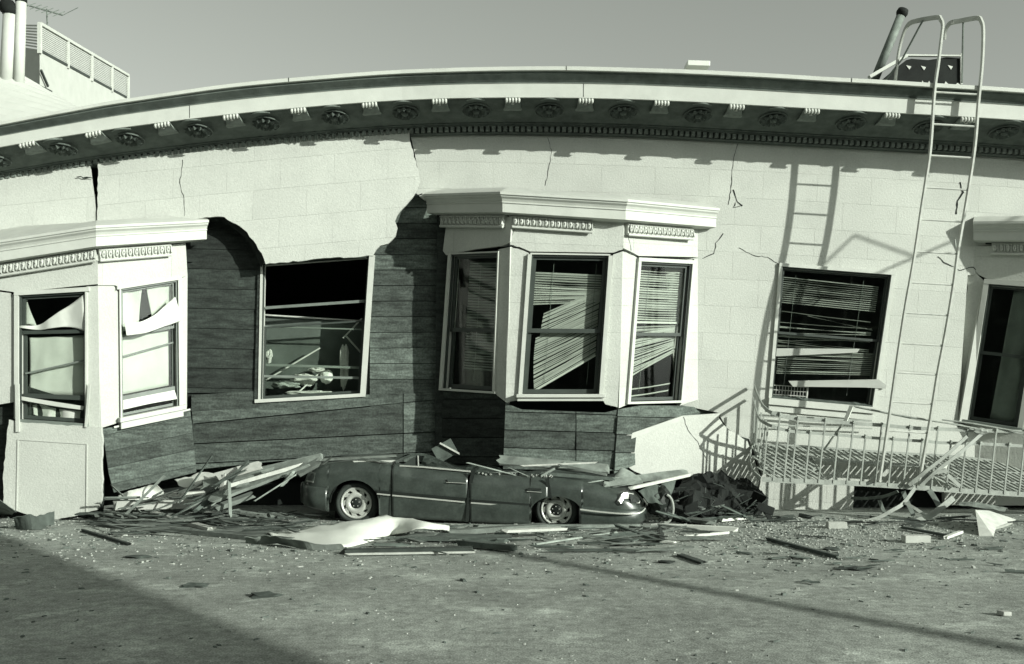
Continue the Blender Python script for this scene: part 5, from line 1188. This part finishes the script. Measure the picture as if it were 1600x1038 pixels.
# loose rubble on the street
def frag_stuff(n, material, name, label, cat, sizes, dist, seed, flat=.35):
    rg = random.Random(seed); m = MB()
    for k in range(n):
        px, py = dist(rg); p = gp(px, py, 0.0); s_ = rg.uniform(*sizes) * (1.6 if rg.random() < .06 else 1); a = rg.uniform(0, 6.28); ca, sa = math.cos(a), math.sin(a); el = rg.uniform(1, 3.0 if 'splinter' in name else 1.6)
        base = []
        for (i, j) in ((-1, -.7), (.2, -1), (1, -.1), (.5, .9), (-.8, .6)):
            i *= s_ * el * rg.uniform(.6, 1.1) / 2; j *= s_ * rg.uniform(.6, 1.1) / 2; base.append(p + Vector((i * ca - j * sa, i * sa + j * ca, 0.001)))
        h = s_ * flat * rg.uniform(.5, 1.3); topv = [lerp(q, p, .25) + Vector((0, 0, h * rg.uniform(.6, 1.2))) for q in base]
        m.add(base + topv, [(5, 6, 7, 8, 9)] + [(i, (i + 1) % 5, (i + 1) % 5 + 5, i + 5) for i in range(5)])
    o = m.build(name, material); return tag(o, label, cat, None, 'stuff')
def d_near(rg): return rg.uniform(-60, 1680), 800 + abs(rg.gauss(0, 1)) * 38 + 6
def d_all(rg): return rg.uniform(-60, 1680), 812 + 250 * rg.random() ** 1.7
def d_right(rg): return rg.gauss(1290, 120), 812 + abs(rg.gauss(0, 1)) * 28
def d_left(rg): return rg.uniform(150, 480), 800 + abs(rg.gauss(0, 1)) * 14
frag_stuff(3200, FRAGL, 'plaster_crumbs', 'pale crumbs of plaster and glass strewn on the street', 'rubble', (.008, .034), d_near, 1)
frag_stuff(600, FRAGL, 'glass_chips', 'sparse bright chips spread over the open street', 'rubble', (.006, .026), d_all, 2)
frag_stuff(2200, FRAGL, 'mortar_crumbs', 'dense pale crumbs on the street before the fire escape', 'rubble', (.008, .030), d_right, 5)
frag_stuff(1700, FRAGD, 'wood_splinters', 'dark splinters of wood strewn along the wrecked front', 'splinters', (.010, .04), d_near, 3)
frag_stuff(260, FRAGD, 'small_splinters', 'few dark splinters spread over the open street', 'splinters', (.010, .035), d_all, 4)
def jumble(n, material, name, label, dist, seed, lo=.15, hi=.6, zmax=.12):
    rg = random.Random(seed); m = MB()
    for k in range(n):
        px, py = dist(rg); p = gp(px, py, 0.02 + rg.random() * zmax); L = rg.uniform(lo, hi); a = rg.gauss(0, .5); d = Vector((math.cos(a), math.sin(a), rg.uniform(-.12, .12))) * L / 2
        m.bar(p - d, p + d, rg.uniform(.012, .07), rg.uniform(.006, .02), Vector((rg.uniform(-.4, .4), rg.uniform(-.4, .4), 1)), .06)
    o = m.build(name, material); return tag(o, label, 'splinters', None, 'stuff')
jumble(110, RAW, 'lath_litter', 'grey broken laths littering the ground below the board panel', d_left, 6)
jumble(60, RAWD, 'dark_lath_litter', 'dark broken laths littering the ground below the board panel', d_left, 7)
jumble(45, RAW, 'lath_litter', 'grey laths littering the street before the car', lambda r: (r.uniform(600, 1100), 822 + abs(r.gauss(0, 14))), 8, zmax=.04)
jumble(26, RAWD, 'dark_lath_litter', 'dark laths littering the street before the car', lambda r: (r.uniform(600, 1100), 824 + abs(r.gauss(0, 14))), 9, zmax=.04)
jumble(35, RAWD, 'dark_lath_litter', 'dark laths along the wall foot under the fire escape', lambda r: (r.uniform(1150, 1640), 806 + abs(r.gauss(0, 10))), 10, zmax=.03, hi=.4)
jumble(25, RAWD, 'twig_litter', 'dark twigs scattered on the right half of the street', lambda r: (r.uniform(1150, 1600), 850 + abs(r.gauss(0, 30))), 12, lo=.05, hi=.2, zmax=.0)
for i, (px, py, s_, lb) in enumerate(((1335, 888, .15, 'dark tangle of twigs on the street right of centre'), (1300, 858, .10, 'small dark rag beyond the tangle of twigs'), (650, 838, .0, ''), (215, 870, .13, 'dark rag on the street left of the white sheet'), (412, 930, .14, 'dark wisp on the street in the lower left'), (305, 915, .13, 'flat dark scrap at the edge of the big shadow'), (1040, 878, .09, 'dark rag near the wedge-shaped scrap'))):
    if s_ == 0: continue
    crumple(gp(px, py, .012), (s_, s_ * .6, .018), 40 + i, RAWD, 'dark_rag', lb, 'rag', amp=.8, n=2)

# ================================================================== unseen things added outside the frame to throw or deepen the shadows
def shadow_src(P, h): return P + SUN * ((h - P.z) / SUN.z)
A = gp(0, 833); B = gp(520, 1038); dirv = (B - A).normalized()
hB = 6.0
a = shadow_src(A, hB) - dirv * .35; b = a + dirv * 12; nrm = Vector((-dirv.y, dirv.x, 0))
if nrm.x > 0: nrm = -nrm
OH = thing('shadow_slab', 'large flat slab added out of frame so its shadow darkens the lower left of the street', 'shadow slab', (a + b) / 2 - Vector((0, 0, hB)))  # made-up slab, sized and placed to cast the lower-left shadow
m = MB(); m.slab([a, b, b + nrm * 7, a + nrm * 7], Vector((0, 0, .25))); m.build('roof', SHADED, OH)
for c in (a + nrm * 6.6 + dirv * .4, b + nrm * 6.6 - dirv * .4, b + nrm * .4 - dirv * .4):
    m = MB(); m.tube([Vector((c.x, c.y, 0)), Vector((c.x, c.y, hB))], .12, 12); m.build('post', SIDE, OH, smooth=True)
# houses across the street, behind the photographer, added dark to cut the skylight
for k in range(8):
    x0 = -36 + k * 9.2; h = 9.2 + (k % 3) * .35; t = thing('row_house', ['brown', 'grey', 'dark'][k % 3] + ' two storey row house across the street, number %d from the corner' % (k + 1), 'house', (x0 + 4.5, -19, 0), 'row houses across the street')
    t['label'] = 'row house number %s counted from the left, added behind the photographer' % ('one', 'two', 'three', 'four', 'five', 'six', 'seven', 'eight')[k]
    m = MB(); m.box((x0 + 4.5, -19.5, h / 2), (9.0, 9, h)); m.build('wall', MATS[('row_dark', 'row_grey', 'row_mid')[k % 3]], t)
    m = MB(); m.box((x0 + 4.5, -14.85, h - .3), (9.1, .5, .5)); m.build('cornice', SHADED, t)
    for fz_ in (1.6, 5.2):
        for c_ in (1.6, 4.5, 7.4):
            m = MB(); m.box((x0 + c_, -14.98, fz_ + .9), (1.3, .06, 1.9)); m.build('window_frame', SIDE, t)
            m = MB(); m.box((x0 + c_, -14.94, fz_ + .9), (1.05, .06, 1.6)); m.build('window', SASH, t)
# added cable, thickened so its shadow crosses the street, with a pole
P1, P2 = gp(800, 866), gp(1640, 1023)
d12 = (P2 - P1).normalized()
hC = 4.5
q1 = shadow_src(P1, hC); q2 = shadow_src(P2, hC)
cb = thing('shadow_cable', 'thick cable added out of frame to throw a line of shadow over the street', 'cable', (q1 + q2) / 2)
q0 = q1 - d12 * 0.3
pts_ = [q0 + (q2 + d12 * 10 - q0) * (k / 20) for k in range(21)]
m = MB(); m.tube(pts_, 0.085, 8); m.build('cable', BLK, cb)
m = MB(); e_ = pts_[-1]; m.tube([Vector((e_.x, e_.y, 0)), Vector((e_.x, e_.y, hC + .6))], .14, 10); m.build('pole', WOOD, cb)
# unseen tubes added beyond the right edge so their shadows cross the window
def wsrc(px, py, t, plane=RW): return plane.at(px, py) + SUN * t
sp = thing('wall_shadow_tubes', 'bent conduit added out of frame at right to throw slanting shadows on the wall', 'caster', (10.5, 11.5, 0))
for P in ([(1200, 500), (1360, 432), (1500, 372), (1560, 348)], [(1200, 497), (1285, 415), (1335, 368), (1425, 400)]):
    m = MB(); m.tube([wsrc(a_, b_, 7.6) for a_, b_ in P], .020, 7); m.build('caster', IROND, sp)
